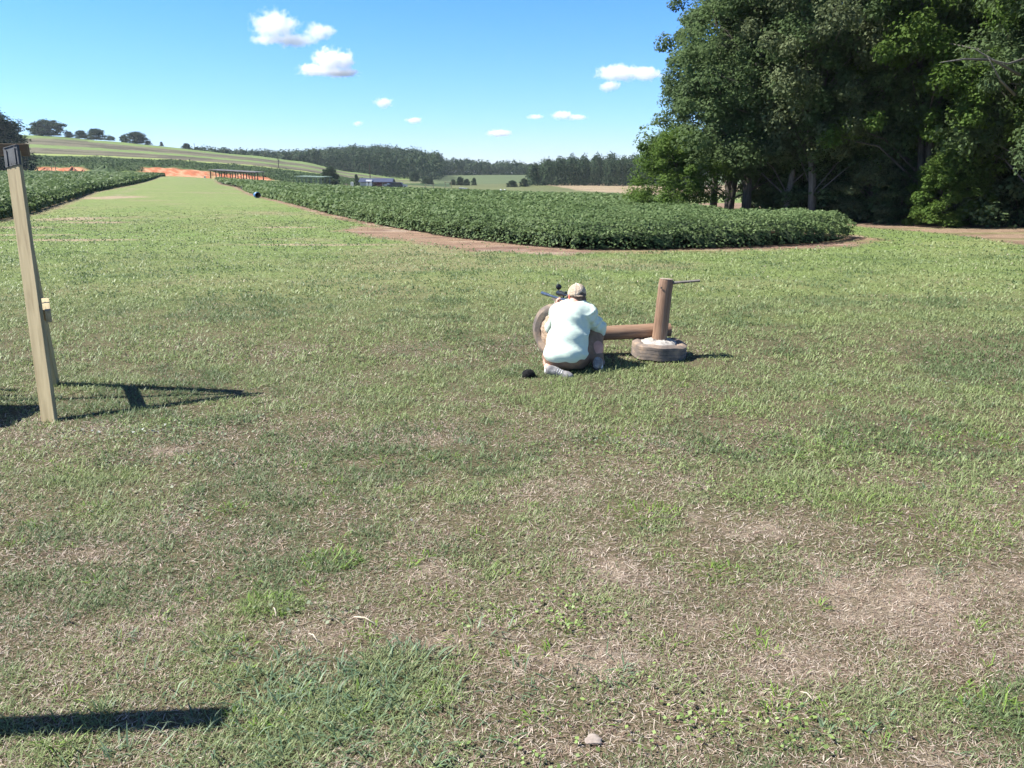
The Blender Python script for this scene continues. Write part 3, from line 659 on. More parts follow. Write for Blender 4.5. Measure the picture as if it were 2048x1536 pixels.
for (xh_, Y, s) in [(1600, 39, 1.0), (1660, 36, 1.0), (1705, 36, 1.1), (1770, 36, 1.2), (1850, 35, 1.2), (1940, 34, 1.2), (2030, 32, 1.2), (2120, 31, 1.2), (1560, 44, .9), (1640, 46, 1.4), (2200, 33, 1.3), (2330, 30, 1.3)]:
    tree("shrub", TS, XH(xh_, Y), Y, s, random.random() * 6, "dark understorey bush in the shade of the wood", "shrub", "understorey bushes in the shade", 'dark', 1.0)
# dead whitish limbs
bm = bmesh.new()
for a, b, c in [((1945, 95), (1985, 120), (2040, 150)), ((1975, 112), (2000, 160), (2030, 190)), ((1985, 120), (2015, 128), (2048, 118)), ((1880, 125), (1930, 118), (1985, 120))]:
    tube(bm, [P(a[0], a[1], 25.2), P(b[0], b[1], 25.6), P(c[0], c[1], 26.6)], [.012, .03, .045], 6)
tag(bmo("dead_branch", bm, bark_pale, None, True), "bare whitish dead limbs sticking out of the tall tree at right", "branch")

# ridge and hillside trees
RG_ = "trees standing on the hill ridge"
SA = gen_tree(51, 11, 5.0, .0, .3, 120, 90, .6, 'far', shape='oval', clump_r=1.5)
SB = gen_tree(52, 9, 4.4, .0, .25, 100, 80, .55, 'far', shape='dome', clump_r=1.3)
SC = gen_tree(53, 12, 2.6, .0, .25, 80, 70, .5, 'far', shape='cone', clump_r=1.0)
SBig = gen_tree(54, 19, 9, .0, .5, 300, 150, .6, 'far', shape='dome', clump_r=2.0)
def ptree(me, px, ytop, ybase, Y, H0, label, name="tree", cat="tree", group=None, wid=1.0, rz=None):
    x = XH(px, Y); zb = gz(x, Y); s = max(.05, (CAMH - (ytop - 345) * Y / 1718 - zb)) / H0
    e = tree(name, me, x, Y, s, random.random() * 6 if rz is None else rz, label, cat, group); wid = wid * (1.75 if group == RG_ else 1.0); e.scale = (s * wid, s * wid, s); return e
ptree(SBig, -22, 216, 345, 236, 19, "large round dark tree at the left edge behind the wooden frame", wid=1.22)
ptree(SBig, -190, 205, 345, 240, 19, "large dark tree farther left beyond the picture edge", wid=.9)
RG = "trees standing on the hill ridge"
ptree(SA, 108, 241, 270, 478, 11, "largest round tree on the hill crest at the left", group=RG, wid=1.25)
ptree(SB, 88, 250, 270, 480, 9, "small rounded tree left of the largest crest tree", group=RG)
ptree(SB, 148, 263, 273, 480, 9, "small bush just right of the largest crest tree", "shrub", "shrub", RG)
ptree(SB, 172, 261, 276, 480, 9, "left of two joined rounded trees on the crest", group=RG, wid=1.0)
ptree(SB, 202, 258, 279, 482, 9, "right and taller of two joined rounded trees on the crest", group=RG, wid=1.1)
ptree(SB, 230, 272, 281, 480, 9, "low bush on the crest between the joined trees and the dark pair", "shrub", "shrub", RG, wid=1.3)
ptree(SA, 256, 270, 283, 483, 11, "thin pale tree beside the dark crest tree", group=RG, wid=.7)
ptree(SA, 281, 264, 286, 478, 11, "dark pointed tree with side lobe on the middle of the crest", group=RG, wid=1.1)
ptree(SB, 303, 281, 289, 480, 9, "low bush just right of the dark pointed crest tree", "shrub", "shrub", RG)
ptree(SC, 329, 283, 292, 480, 12, "small lone cone shaped tree on the crest", group=RG, wid=1.5)
ptree(SB, 378, 286, 296, 480, 9, "rounded lone tree near the right end of the crest", group=RG)
ptree(SB, 398, 293, 299, 480, 9, "tiny bush beside the thin crest pole", "shrub", "shrub", RG, wid=1.3)
ptree(SB, 660, 334, 362, 245, 9, "dark tree between the small shelter and the blue roofed building", wid=1.05)
ptree(SC, 712, 348, 366, 262, 12, "small dark tree touching the left end of the blue roofed building", wid=1.2)
VG = "bushes dotted over the valley"
for (px, yt, yb, Y, lb, wd) in [(828, 343, 360, 430, "round bush at the foot of the forested hill", 1.2), (850, 354, 362, 400, "left of two low bushes on the valley slope", 1.3), (860, 355, 362, 400, "right of two low bushes on the valley slope", 1.2), (906, 358, 366, 380, "small bush at the near edge of the meadow, leftmost of four", 1.1),
                                (920, 353, 365, 380, "tallest of the four meadow edge bushes", 1.1), (933, 357, 366, 380, "third of the four meadow edge bushes from the left", 1.2), (948, 355, 366, 380, "slim rightmost of the four meadow edge bushes", .8), (1024, 360, 368, 330, "wide low bush before the pine wood corner", 1.8), (1048, 356, 366, 335, "pale small bush against the pine wood corner", 1.2)]:
    ptree(SB, px, yt, yb, Y, 9, lb, "shrub", "shrub", VG, wid=wd)

def far_wood(name, pts, H, W, nl, ls, leaf, label, prof=None):
    "one mass of many crowns, each a rounded heap of leaf clumps over its trunk"
    Vs = []; n = len(pts)
    for (x, y) in pts:
        h = H * (.75 + .5 * random.random()); wr = W * (.75 + .5 * random.random()); z0 = gz(x, y)
        if prof: h = max(3.5, min(h, CAMH - (np.interp(1024 + 1661 * x / y, *prof) + random.choice([-5, -3, -1, 0, 1, 3, 5, 7]) - 345) * y / 1718 - z0))
        d = rng.normal(size=(nl, 3)); d /= np.linalg.norm(d, axis=1)[:, None]; d[:, 2] = np.where(d[:, 2] < -.3, -d[:, 2], d[:, 2])
        lob = 1 + .25 * np.sin(4 * d[:, 0] + x) * np.cos(5 * d[:, 1] + y)
        c = d * lob[:, None] * np.array([wr, wr, h * .48])[None] * (.7 + .3 * rng.random(nl))[:, None] + np.array([x, y, z0 + h * .55])[None]
        Vs.append(leafquads(c, d + rng.normal(size=(nl, 3)) * .45, ls * (.6 + .8 * rng.random(nl)), .9, .2)[0])
        m = nl // 3; zz = rng.random(m) * h * .6; a = rng.random(m) * 6.283; rr = wr * .8
        Vs.append(leafquads(np.stack([x + np.cos(a) * rr, y + np.sin(a) * rr, z0 + zz], 1), np.stack([np.cos(a), np.sin(a), .3 + 0 * a], 1) + rng.normal(size=(m, 3)) * .4, ls * (.6 + .8 * rng.random(m)), .9, .2)[0])
    V = np.concatenate(Vs); tag(np_mesh(name, V, np.arange(len(V)).reshape(-1, 4), 4, LEAF[leaf]), label, "wood", kind='stuff'); print(name, len(V) // 4)
pts = []
for Y in np.arange(500, 790, 8.5):
    for xh_ in np.arange(385, 900, 8.5 * 1661 / Y):
        x_ = xh_ + random.uniform(-7, 7)
        lim = 560 if x_ < 560 else (505 if x_ < 700 else 500)
        if Y < lim or (x_ > 880): continue
        pts.append((XH(x_, Y), Y + random.uniform(-3, 3)))
far_wood("hill_forest", pts, 14, 5.0, 150, 1.2, 'far', "forest covering the low hill in the far centre", ([380, 450, 500, 560, 600, 640, 690, 750, 800, 850, 900, 940], [295, 299, 301, 304, 304, 300, 294, 290, 294, 303, 313, 321]))
pts = [(XH(x_ + random.uniform(-4, 4), Y), Y) for Y in np.arange(640, 720, 10) for x_ in np.arange(870, 1075, 13)]
far_wood("tree_line", pts, 10.5, 5.2, 130, 1.3, 'far', "dark tree line behind the pale green meadow", ([870, 900, 950, 985, 1020, 1050, 1080], [309, 309, 317, 326, 321, 328, 332]))
pts = [(XH(x_ + random.uniform(-6, 6), Y), Y + random.uniform(-2, 2)) for Y in np.arange(352, 420, 6.5) for x_ in np.arange(1066 + (Y - 352) * .1, 1400, 25)]
far_wood("pine_wood", pts, 12.5, 3.2, 380, .7, 'pine', "dense dark pine wood behind the tan stubble field", ([1060, 1085, 1100, 1150, 1200, 1310, 1400], [334, 322, 318, 313, 308, 305, 303]))

# rank weeds over the slope below the terraces
n = 60000; xs_ = rng.random(n) * 880 - 150; ys_ = 267 + rng.random(n) * 60; X_ = XH(xs_, ys_)
t_y = (CAMH - terrain(X_, ys_)) / ys_ * 1718 + 345
ft = np.interp(xs_, [-500, 0, 80, 200, 350, 500, 600, 700, 800], [316, 317, 315, 317, 323, 333, 344, 357, 366])
k = (t_y > ft - .5) & ~((xs_ > 75) & (xs_ < 172) & (ys_ < 271)) & ~((xs_ > 288) & (xs_ < 425) & (ys_ < 277)) & ~((xs_ > 425) & (xs_ < 540) & (ys_ < 272)) & (xs_ < 735)
X_, Y_ = X_[k], ys_[k]; n = len(X_); hh = 1.7 * fbm(X_, Y_, .16, 4) ** 1.5
Vq, Fq = leafquads(np.stack([X_, Y_, terrain(X_, Y_) + hh * rng.random(n) + .1], 1), rng.normal(size=(n, 3)) * .6 + np.array([0, -.4, 1.0])[None], .5 * (.5 + rng.random(n)), .9, .2)
LEAF['weed'] = leaf_mat("rank_weeds", [(.035, .062, .026), (.062, .105, .040), (.09, .14, .055)], noise=.6, nscale=.12, trans=.2)
tag(np_mesh("undergrowth", Vq, Fq, 4, LEAF['weed']), "rank dark green weeds covering the slope below the terraced fields", "undergrowth", kind='stuff')
def mound(name, px, pyb, Y, w_, h_, mat, label, cat, dep=None, seed=0):
    r_ = np.random.default_rng(seed); x0 = XH(px, Y); seg, rg = 28, 10; V = []; F = []
    for i in range(rg + 1):
        for k in range(seg):
            a = 2 * math.pi * k / seg; q = i / rg; rr = 1 + .18 * math.sin(3 * a + seed) + .1 * math.sin(7 * a + seed)
            X = x0 + math.cos(a) * q * w_ / 2 * rr; YY = Y + math.sin(a) * q * (dep or w_) / 2 * rr
            V.append((X, YY, gz(X, YY) - .1 + h_ * max(0, 1 - q ** 1.3) * (1 + .25 * math.sin(5 * a + q * 6 + seed)) * (1 + .1 * r_.random())))
    for i in range(rg):
        for k in range(seg): F.append((i * seg + k, i * seg + (k + 1) % seg, (i + 1) * seg + (k + 1) % seg, (i + 1) * seg + k))
    return tag(mesh_obj(name, V, F, mat, None, True), label, cat)
clay = mat_noise("red_clay", (.30, .10, .055), (.42, .17, .095), .8, .95, .5, dist=.2, c2=(.48, .25, .15))
DM = "red dirt mounds at the foot of the slope"
for a in [(92, 0, 256, 5.5, 1.1, "left red dirt mound at the foot of the weedy slope"), (146, 0, 256, 4.6, 1.5, "tallest red dirt mound, middle of the row"), (167, 0, 257, 3.8, .9, "right red dirt mound beside the dark weeds")]:
    o = mound("dirt_mound", a[0], 0, a[2], a[3], a[4], clay, a[5], "dirt mound", 4, int(a[0])); o['group'] = DM
# green overgrown heap between the mounds and the red cut
gh = mound("overgrown_heap", 212, 0, 252, 12, 2.0, LEAF['weed'], "overgrown green heap left of the red clay cut", "heap", 6, 5)
# ------------------------------------------------------------------ clouds
def cloud(name, blobs, D, label, dens=.02, cut=.62, nsc=1.0):
    "blobs: (px, py, rx_px, ry_px); a real volume of droplets D metres away"
    k = D / 1718.0; cs = [(XH(b[0], D), D, CAMH - (b[1] - 345) * k) for b in blobs]
    c = np.mean(np.array(cs), axis=0); mnx = min(a[0] - b[2] * k * 1.35 for a, b in zip(cs, blobs)); mxx = max(a[0] + b[2] * k * 1.35 for a, b in zip(cs, blobs))
    mnz = min(a[2] - b[3] * k * 1.4 for a, b in zip(cs, blobs)); mxz = max(a[2] + b[3] * k * 1.4 for a, b in zip(cs, blobs)); dy = max(b[2] for b in blobs) * k * 1.1
    c = ((mnx + mxx) / 2, D, (mnz + mxz) / 2)
    bm = bmesh.new(); box(bm, (0, 0, 0), (mxx - mnx, 2 * dy, mxz - mnz))
    m = bpy.data.materials.new(name + "_vapour"); m.use_nodes = True; t = m.node_tree; t.nodes.clear()
    o = N(t, 'ShaderNodeOutputMaterial'); pv = N(t, 'ShaderNodeVolumePrincipled'); pv.inputs['Color'].default_value = (1, 1, 1, 1); pv.inputs['Anisotropy'].default_value = 0.2
    t.links.new(pv.outputs[0], o.inputs['Volume'])
    tc = N(t, 'ShaderNodeTexCoord'); acc = None
    for (bx, by, bz), b in zip(cs, blobs):
        mp = N(t, 'ShaderNodeMapping', vector_type='POINT'); rx, rz, ry = b[2] * k, b[3] * k, b[2] * k * .8
        mp.inputs['Location'].default_value = (-(bx - c[0]) / rx, 0, -(bz - c[2]) / rz); mp.inputs['Scale'].default_value = (1 / rx, 1 / ry, 1 / rz)
        t.links.new(tc.outputs['Object'], mp.inputs[0]); ln = N(t, 'ShaderNodeVectorMath', operation='LENGTH'); t.links.new(mp.outputs[0], ln.inputs[0])
        s = N(t, 'ShaderNodeMath', operation='SUBTRACT'); s.inputs[0].default_value = 1; t.links.new(ln.outputs['Value'], s.inputs[1])
        if acc is None: acc = s.outputs[0]
        else:
            mxn = N(t, 'ShaderNodeMath', operation='SMOOTH_MAX'); mxn.inputs[2].default_value = .3; t.links.new(acc, mxn.inputs[0]); t.links.new(s.outputs[0], mxn.inputs[1]); acc = mxn.outputs[0]
    no = N(t, 'ShaderNodeTexNoise'); no.inputs['Scale'].default_value = nsc / (k * 14); no.inputs['Detail'].default_value = 4; no.inputs['Roughness'].default_value = .6
    t.links.new(tc.outputs['Object'], no.inputs['Vector'])
    a1 = N(t, 'ShaderNodeMath', operation='MULTIPLY_ADD'); t.links.new(no.outputs['Fac'], a1.inputs[0]); a1.inputs[1].default_value = 1.9; a1.inputs[2].default_value = -.97
    a2 = N(t, 'ShaderNodeMath', operation='ADD'); t.links.new(acc, a2.inputs[0]); t.links.new(a1.outputs[0], a2.inputs[1])
    mr = N(t, 'ShaderNodeMapRange'); mr.inputs[1].default_value = .12; mr.inputs[2].default_value = cut; mr.inputs[3].default_value = 0; mr.inputs[4].default_value = dens
    t.links.new(a2.outputs[0], mr.inputs[0]); t.links.new(mr.outputs[0], pv.inputs['Density'])
    ob = bmo(name, bm, m); ob.location = c; tag(ob, label, "cloud", "small white clouds in the blue sky")
    return ob
D = 5000
cloud("cloud", [(570, 62, 52, 32), (556, 88, 40, 12), (600, 90, 50, 14), (655, 74, 34, 20), (625, 88, 30, 14)], 4300, "upper left white cloud with two puffs, the largest cloud", dens=.022)
cloud("cloud", [(672, 128, 40, 30), (700, 128, 24, 26), (640, 145, 38, 15), (690, 150, 46, 10)], 6200, "white cumulus just below the two-puffed cloud", nsc=1.1, dens=.026)
cloud("cloud", [(1230, 150, 50, 18), (1280, 152, 44, 15)], 5000, "wide white cloud partly behind the big tree crown", dens=.028)
cloud("cloud", [(1213, 175, 24, 12)], 5700, "small white puff under the wide cloud near the trees", dens=.028)
cloud("cloud", [(772, 207, 22, 12)], 4600, "small puff right and below the cumulus", dens=.035, nsc=1.6)
cloud("cloud", [(831, 241, 20, 7)], 6800, "tiny flat puff between the lone puff and the flat cloud", dens=.035, nsc=1.8)
cloud("cloud", [(1122, 231, 26, 10), (1150, 235, 24, 7), (1070, 234, 20, 6)], 5400, "long thin cloud low in the middle right of the sky", dens=.035, nsc=1.8)
cloud("cloud", [(998, 266, 30, 8)], 7400, "lowest flat little cloud above the meadow", dens=.035, nsc=1.8)
cloud("cloud", [(720, 247, 12, 6)], 3900, "faintest tiny puff above the forested hill", dens=.04, nsc=1.8)

# ------------------------------------------------------------------ range shelters and far things
dkw = mat_noise("dark_timber", (.035, .025, .02), (.08, .055, .04), 3, .9, .2)
tin = mat_noise("weathered_tin", (.10, .09, .085), (.20, .185, .17), 1.2, .6, .1, metal=.2)
grn_tin = mat_noise("green_tin", (.10, .15, .11), (.18, .25, .19), 1.2, .6, .1)
tin_blue = mat_noise("blue_roof_metal", (.028, .04, .085), (.05, .065, .12), .8, .6, .1)
maroon = mat_noise("maroon_paint", (.06, .018, .02), (.10, .03, .03), 2, .7, .1)
wht = mat_noise("white_paint", (.62, .63, .62), (.80, .80, .78), 3, .5, .05)
greywall = mat_noise("pale_grey_siding", (.28, .31, .33), (.40, .43, .45), 2, .7, .1)
lumber = mat_noise("pale_lumber", (.33, .26, .17), (.50, .41, .29), 4, .8, .2, stretch=(1, 1, .2))
def shelter(name, x0, x1, Y0, Y1, ypx_base, htop, nposts, mroof, mpost, label, back=False, group=None):
    a = Vector((XH(x0, Y0), Y0, 0)); b = Vector((XH(x1, Y1), Y1, 0)); a.z = gz(a.x, a.y); b.z = gz(b.x, b.y)
    e = empty(name, a); off = a; d = (b - a); n = Vector((-d.y, d.x, 0)).normalized()
    if n.y < 0: n = -n
    for i in range(nposts):
        for s in (0, 1):
            p = d * (i / (nposts - 1)) + n * 3.6 * s; z = gz(off.x + p.x, off.y + p.y) - off.z
            bm = bmesh.new(); box(bm, (p.x, p.y, (z - .2 + p.z * 0 + htop + d.z * (i / (nposts - 1))) / 2), (.22, .22, htop + d.z * (i / (nposts - 1)) - z + .2)); bmo("post", bm, mpost, e)
    bm = bmesh.new(); q = [Vector((0, 0, 0)) - n * .5 - d.normalized() * .5, d - n * .5 + d.normalized() * .5, d + n * 4.2 + d.normalized() * .5, n * 4.2 - d.normalized() * .5]
    vs = []
    for dz in (0, .14):
        for k, p in enumerate(q): vs.append(bm.verts.new((p.x, p.y, htop + (.0 if k < 2 else .12) + dz + (d.z if k in (1, 2) else 0))))
    for f in [(0, 1, 2, 3), (7, 6, 5, 4), (0, 4, 5, 1), (1, 5, 6, 2), (2, 6, 7, 3), (3, 7, 4, 0)]: bm.faces.new([vs[i] for i in f])
    bmo("roof", bm, mroof, e)
    bm = bmesh.new(); bar(bm, Vector((0, 0, htop - .1)) , d + Vector((0, 0, htop - .1)), .12, .22); bmo("beam", bm, mpost, e)
    for i in range(1, nposts - 1, 2 if not back else 9):   # shooting benches under the roof
        p = d * ((i + .5) / (nposts - 1)) + n * 1.6; z = gz(off.x + p.x, off.y + p.y) - off.z
        bm = bmesh.new(); box(bm, (p.x, p.y, z + .78), (1.1, .8, .07)); box(bm, (p.x - .4, p.y, z + .38), (.1, .6, .76)); box(bm, (p.x + .4, p.y, z + .38), (.1, .6, .76)); bmo("bench", bm, dkw, e)
    tag(e, label, "shelter", group); return e
shelter("range_shelter", 421, 509, 238, 232, 363, 2.35, 9, tin, dkw, "long open timber shelter in front of the red clay bank")
s2 = shelter("range_shelter", 593, 642, 236, 232, 368, 2.1, 6, grn_tin, mat_noise("green_post", (.10, .14, .12), (.16, .2, .17), 3, .8, .1), "small green open shelter below the weedy slope", back=True)
# blue roofed building with an open car bay
Yb = 236
bx0, bx1 = XH(719, Yb), XH(783, Yb); zb = min(gz(bx0, Yb), gz(bx1, Yb)) - .1
e = empty("open_garage_building", (bx0, Yb, zb)); L = bx1 - bx0; wl = L * .27
bm = bmesh.new(); box(bm, (wl / 2, 2.5, .85), (wl, 5, 1.7)); box(bm, (L / 2 + wl / 2, 4.95, 1.0), (L - wl, .1, 2.0)); bmo("wall", bm, greywall, e)
bm = bmesh.new(); vs = [bm.verts.new(p) for p in [(-.4, -.6, 1.72), (L + .3, -.6, 1.72), (L + .3, 2.4, 2.75), (-.4, 2.4, 2.75), (-.4, 5.6, 1.72), (L + .3, 5.6, 1.72)]]
vs2 = [bm.verts.new(v.co + Vector((0, 0, .1))) for v in vs]
for f in [(0, 1, 2, 3), (3, 2, 5, 4)]: bm.faces.new([vs[i] for i in f]); bm.faces.new([vs2[i] for i in reversed(f)])
for a_, b_i in [(0, 1), (1, 2), (2, 5), (5, 4), (4, 3), (3, 0)]: bm.faces.new([vs[a_], vs[b_i], vs2[b_i], vs2[a_]])
bmo("roof", bm, tin_blue, e)
bm = bmesh.new(); box(bm, (wl + (L - wl) / 2, -.35, 1.62), (L - wl + .2, .1, .22)); bmo("fascia", bm, maroon, e)
for i in range(4):
    bm = bmesh.new(); box(bm, (wl + .1 + (L - wl - .2) * i / 3, -.3, .76), (.14, .14, 1.52)); bmo("post", bm, maroon, e)
tag(e, "low open garage building with dark blue roof and maroon posts", "building")
glass = mat_noise("dark_car_glass", (.015, .02, .025), (.03, .035, .04), 2, .15, 0)
rubber = mat_noise("tyre_rubber", (.012, .012, .013), (.03, .03, .03), 12, .85, .2)
def car(kind, x, Y, rz, mbody, label):
    z = gz(x, Y); e = empty("parked_car", (x, Y, z), rz); bm = bmesh.new()
    L = 4.5; prof = {'suv': [(-2.2, .35), (-2.2, .95), (-2.0, 1.05), (-1.75, 1.62), (.55, 1.68), (1.15, 1.08), (2.1, .95), (2.25, .4)], 'van': [(-2.4, .35), (-2.4, 1.9), (-2.2, 2.0), (1.2, 2.0), (1.75, 1.2), (2.35, 1.0), (2.4, .4)],
                       'truck': [(-2.6, .5), (-2.6, 1.05), (-.6, 1.05), (-.45, 1.7), (.7, 1.72), (1.25, 1.12), (2.45, 1.0), (2.5, .5)]}[kind]
    f1 = [bm.verts.new((p[0], -.85, p[1])) for p in prof]; f2 = [bm.verts.new((p[0], .85, p[1])) for p in prof]
    bm.faces.new(f1); bm.faces.new(list(reversed(f2)))
    for i in range(len(prof)): j = (i + 1) % len(prof); bm.faces.new([f1[i], f2[i], f2[j], f1[j]])
    bmo("body", bm, mbody, e, bevel=.05)
    gx = {'suv': (-1.6, .65, 1.1, 1.52), 'van': (.2, 1.4, 1.2, 1.75), 'truck': (-.35, .8, 1.15, 1.58)}[kind]
    for s in (-1, 1):
        bm = bmesh.new(); box(bm, ((gx[0] + gx[1]) / 2, s * .853, (gx[2] + gx[3]) / 2), (gx[1] - gx[0], .012, gx[3] - gx[2])); bmo("side_window", bm, glass, e)
        for wx_ in (-1.4, 1.45):
            bm = bmesh.new(); bmesh.ops.create_cone(bm, cap_ends=True, segments=18, radius1=.34, radius2=.34, depth=.22, matrix=Matrix.Translation((wx_, s * .78, .34)) @ Matrix.Rotation(math.pi / 2, 4, 'X')); bmo("wheel", bm, rubber, e)
    tag(e, label, "car", "vehicles parked at the blue roofed building"); return e
silver = mat_noise("silver_paint", (.45, .47, .50), (.55, .57, .6), 2, .35, 0, metal=.3); whp = mat_noise("white_car_paint", (.72, .73, .74), (.80, .80, .80), 2, .3, 0)
navy = mat_noise("dark_car_paint", (.02, .025, .04), (.03, .04, .06), 2, .3, 0); redp = mat_noise("maroon_car_paint", (.10, .02, .02), (.14, .03, .03), 2, .3, 0)
car('van', XH(742, 237.4), 238.0, R(80), whp, "white van at the left inside the open garage bay")
car('suv', XH(757, 237.4), 238.0, R(95), redp, "dark red car in the middle of the open garage bay")
car('truck', XH(772, 237), 237.5, R(170), whp, "white pickup parked in front of the open garage bay")
car('suv', XH(789, 234), 234, R(185), navy, "dark car right of the open garage building")
car('suv', XH(799, 236), 236, R(10), silver, "pale silver car farthest right of the parked vehicles")
# small white shed-like box left of the building, and a low white tank
def smallbox(px, Y, w_, h_, mat, name, label, cat, roof=True):
    x = XH(px, Y); z = gz(x, Y); e = empty(name, (x, Y, z)); bm = bmesh.new(); box(bm, (0, 0, h_ / 2 - .05), (w_, w_, h_)); bmo("wall", bm, mat, e)
    if roof:
        bm = bmesh.new(); vs = [bm.verts.new(p) for p in [(-w_ * .6, -w_ * .6, h_ - .06), (w_ * .6, -w_ * .6, h_ - .06), (w_ * .6, w_ * .6, h_ - .06), (-w_ * .6, w_ * .6, h_ - .06), (0, -w_ * .6, h_ + w_ * .25), (0, w_ * .6, h_ + w_ * .25)]]
        for f in [(0, 1, 4), (1, 2, 5, 4), (2, 3, 5), (3, 0, 4, 5), (3, 2, 1, 0)]: bm.faces.new([vs[i] for i in f])
        bmo("roof", bm, mat, e)
    tag(e, label, cat); return e
smallbox(703, 238, .75, 1.15, wht, "portable_toilet", "small white cabin standing in weeds left of the garage building", "cabin")
smallbox(691, 238, .6, .8, lumber, "wooden_crate", "tan wooden crate in the weeds beside the white cabin", "crate", False)
smallbox(409, 240, .35, .6, wht, "marker_box", "small white box at the foot of the clay bank by the long shelter", "box", False)
smallbox(572, 222, .35, .35, wht, "marker_box", "small white box on the pale strip between the two shelters", "box", False)
# utility poles
def pole(px, ytop, ybase, Y, label, cross=True, wires=False):
    x = XH(px, Y); z = gz(x, Y); H = CAMH - (ytop - 345) * Y / 1718 - z; e = empty("utility_pole", (x, Y, z)); bm = bmesh.new(); tube(bm, [(0, 0, -.3), (0, 0, H)], [.16, .11], 8); bmo("pole", bm, dkw, e)
    if cross:
        bm = bmesh.new(); box(bm, (0, -.15, H - .6), (1.8, .12, .12)); bmo("crossarm", bm, dkw, e)
        bm = bmesh.new(); bmesh.ops.create_cone(bm, cap_ends=True, segments=10, radius1=.22, radius2=.22, depth=.8, matrix=Matrix.Translation((.35, -.1, H - 1.6))); bmo("transformer", bm, tin, e)
    tag(e, label, "utility pole"); return e
pole(558, 312, 343, 330, "utility pole with transformer on the terraced slope")
pole(740, 326, 355, 262, "thin utility pole rising behind the blue roofed building", False)
pole(394, 285, 298, 480, "thin bare pole on the ridge right of the crest trees", False)
# goal shaped target frames
def gate(px, ytop, Y, wpx, mat, label, name="target_frame", hang=False):
    x = XH(px, Y); z = gz(x, Y); w_ = wpx * Y / 1661; H = CAMH - (ytop - 345) * Y / 1718 - z; e = empty(name, (x, Y, z))
    for s in (-1, 1):
        bm = bmesh.new(); box(bm, (s * w_ / 2, 0, H / 2 - .1), (.16, .16, H + .2)); bmo("post", bm, mat, e)
    bm = bmesh.new(); box(bm, (0, -.165, H - .12), (w_ + .5, .16, .18)); bmo("crossbar", bm, mat, e)
    tag(e, label, "target frame"); return e
gate(109, 322, 252, 8, lumber, "pale wooden target frame standing among the red dirt mounds")
gate(896, 362, 215, 12, lumber, "tan two post frame on the far grass beyond the crop")
gate(858, 367, 235, 16, lumber, "slim pale frame on the far grass left of the tan two post frame")
# low trailer with planks
x, Y = XH(925, 205), 205; e = empty("flat_trailer", (x, Y, gz(x, Y))); 
bm = bmesh.new(); box(bm, (0, 0, .45), (2.9, 1.8, .16)); bmo("bed", bm, dkw, e)
bm = bmesh.new(); box(bm, (.1, 0, .62), (2.0, 1.2, .14), Matrix.Rotation(.09, 3, 'Y')); bmo("plank_stack", bm, wht, e)
for s in (-1, 1):
    bm = bmesh.new(); bmesh.ops.create_cone(bm, cap_ends=True, segments=16, radius1=.3, radius2=.3, depth=.2, matrix=Matrix.Translation((.3, s * .95, .28)) @ Matrix.Rotation(math.pi / 2, 4, 'X')); bmo("wheel", bm, rubber, e)
tag(e, "low dark flat trailer carrying pale planks beyond the crop", "trailer")
for px, s, lb in [(1001, 1, "left white feed sack on the far grass beyond the crop"), (1009, -1, "right white feed sack on the far grass beyond the crop")]:
    x, Y = XH(px, 200), 200; bm = bmesh.new(); bmesh.ops.create_icosphere(bm, subdivisions=2, radius=.45, matrix=Matrix.Translation((0, 0, .3)) @ Matrix.Diagonal((.8, .6, .9, 1)))
    o = bmo("feed_sack", bm, wht, None, True); o.location = (x, Y, gz(x, Y)); tag(o, lb, "sack", "white sacks on the far grass")
for i, (px, lb) in enumerate([(1040, "a"), (1255, "b")]):
    pass
# wooden posts of the far right fence
bm = None
x, Y = XH(1254, 160), 160
e = tag(mesh_obj("fence_post", *[None, None]) if False else bmo("fence_post", (lambda b: (box(b, (0, 0, .5), (.16, .16, 1.2)), b)[1])(bmesh.new()), lumber), "pale post standing on the grass strip before the tan stubble field", "post"); e.location = (x, Y, gz(x, Y))

# ------------------------------------------------------------------ blue barrel
h = hit(513, 396); e = empty("barrel", (h[0], h[1] + .2, gz(h[0], h[1]) + .225), 0); e.scale = (.8, .8, .8)
M_ = Matrix.Rotation(R(62), 4, 'Z') @ Matrix.Rotation(R(90), 4, 'Y')      # axis almost towards the camera, mouth to the right
M_ = Matrix.Rotation(R(-62), 4, 'Z') @ Matrix.Rotation(R(90), 4, 'Y')
bm = bmesh.new(); lathe(bm, [(.0, -.44), (.27, -.44), (.285, -.42), (.285, -.16), (.298, -.15), (.298, -.12), (.285, -.11), (.285, .11), (.298, .12), (.298, .15), (.285, .16), (.285, .43), (.27, .44), (.262, .42), (.262, -.40), (0, -.40)], 28, M_)
bmo("shell", bm, mat_noise("blue_plastic", (.03, .12, .30), (.05, .18, .40), 3, .4, .05), e, True)
bm = bmesh.new(); lathe(bm, [(.255, .415), (.255, -.38), (0, -.38)], 28, M_); bmo("mouth_shade", bm, rubber, e, True)  # near-black inner sheet: the shade in the open mouth is painted by it
tag(e, "blue plastic barrel lying open at the edge of the crop field", "barrel")

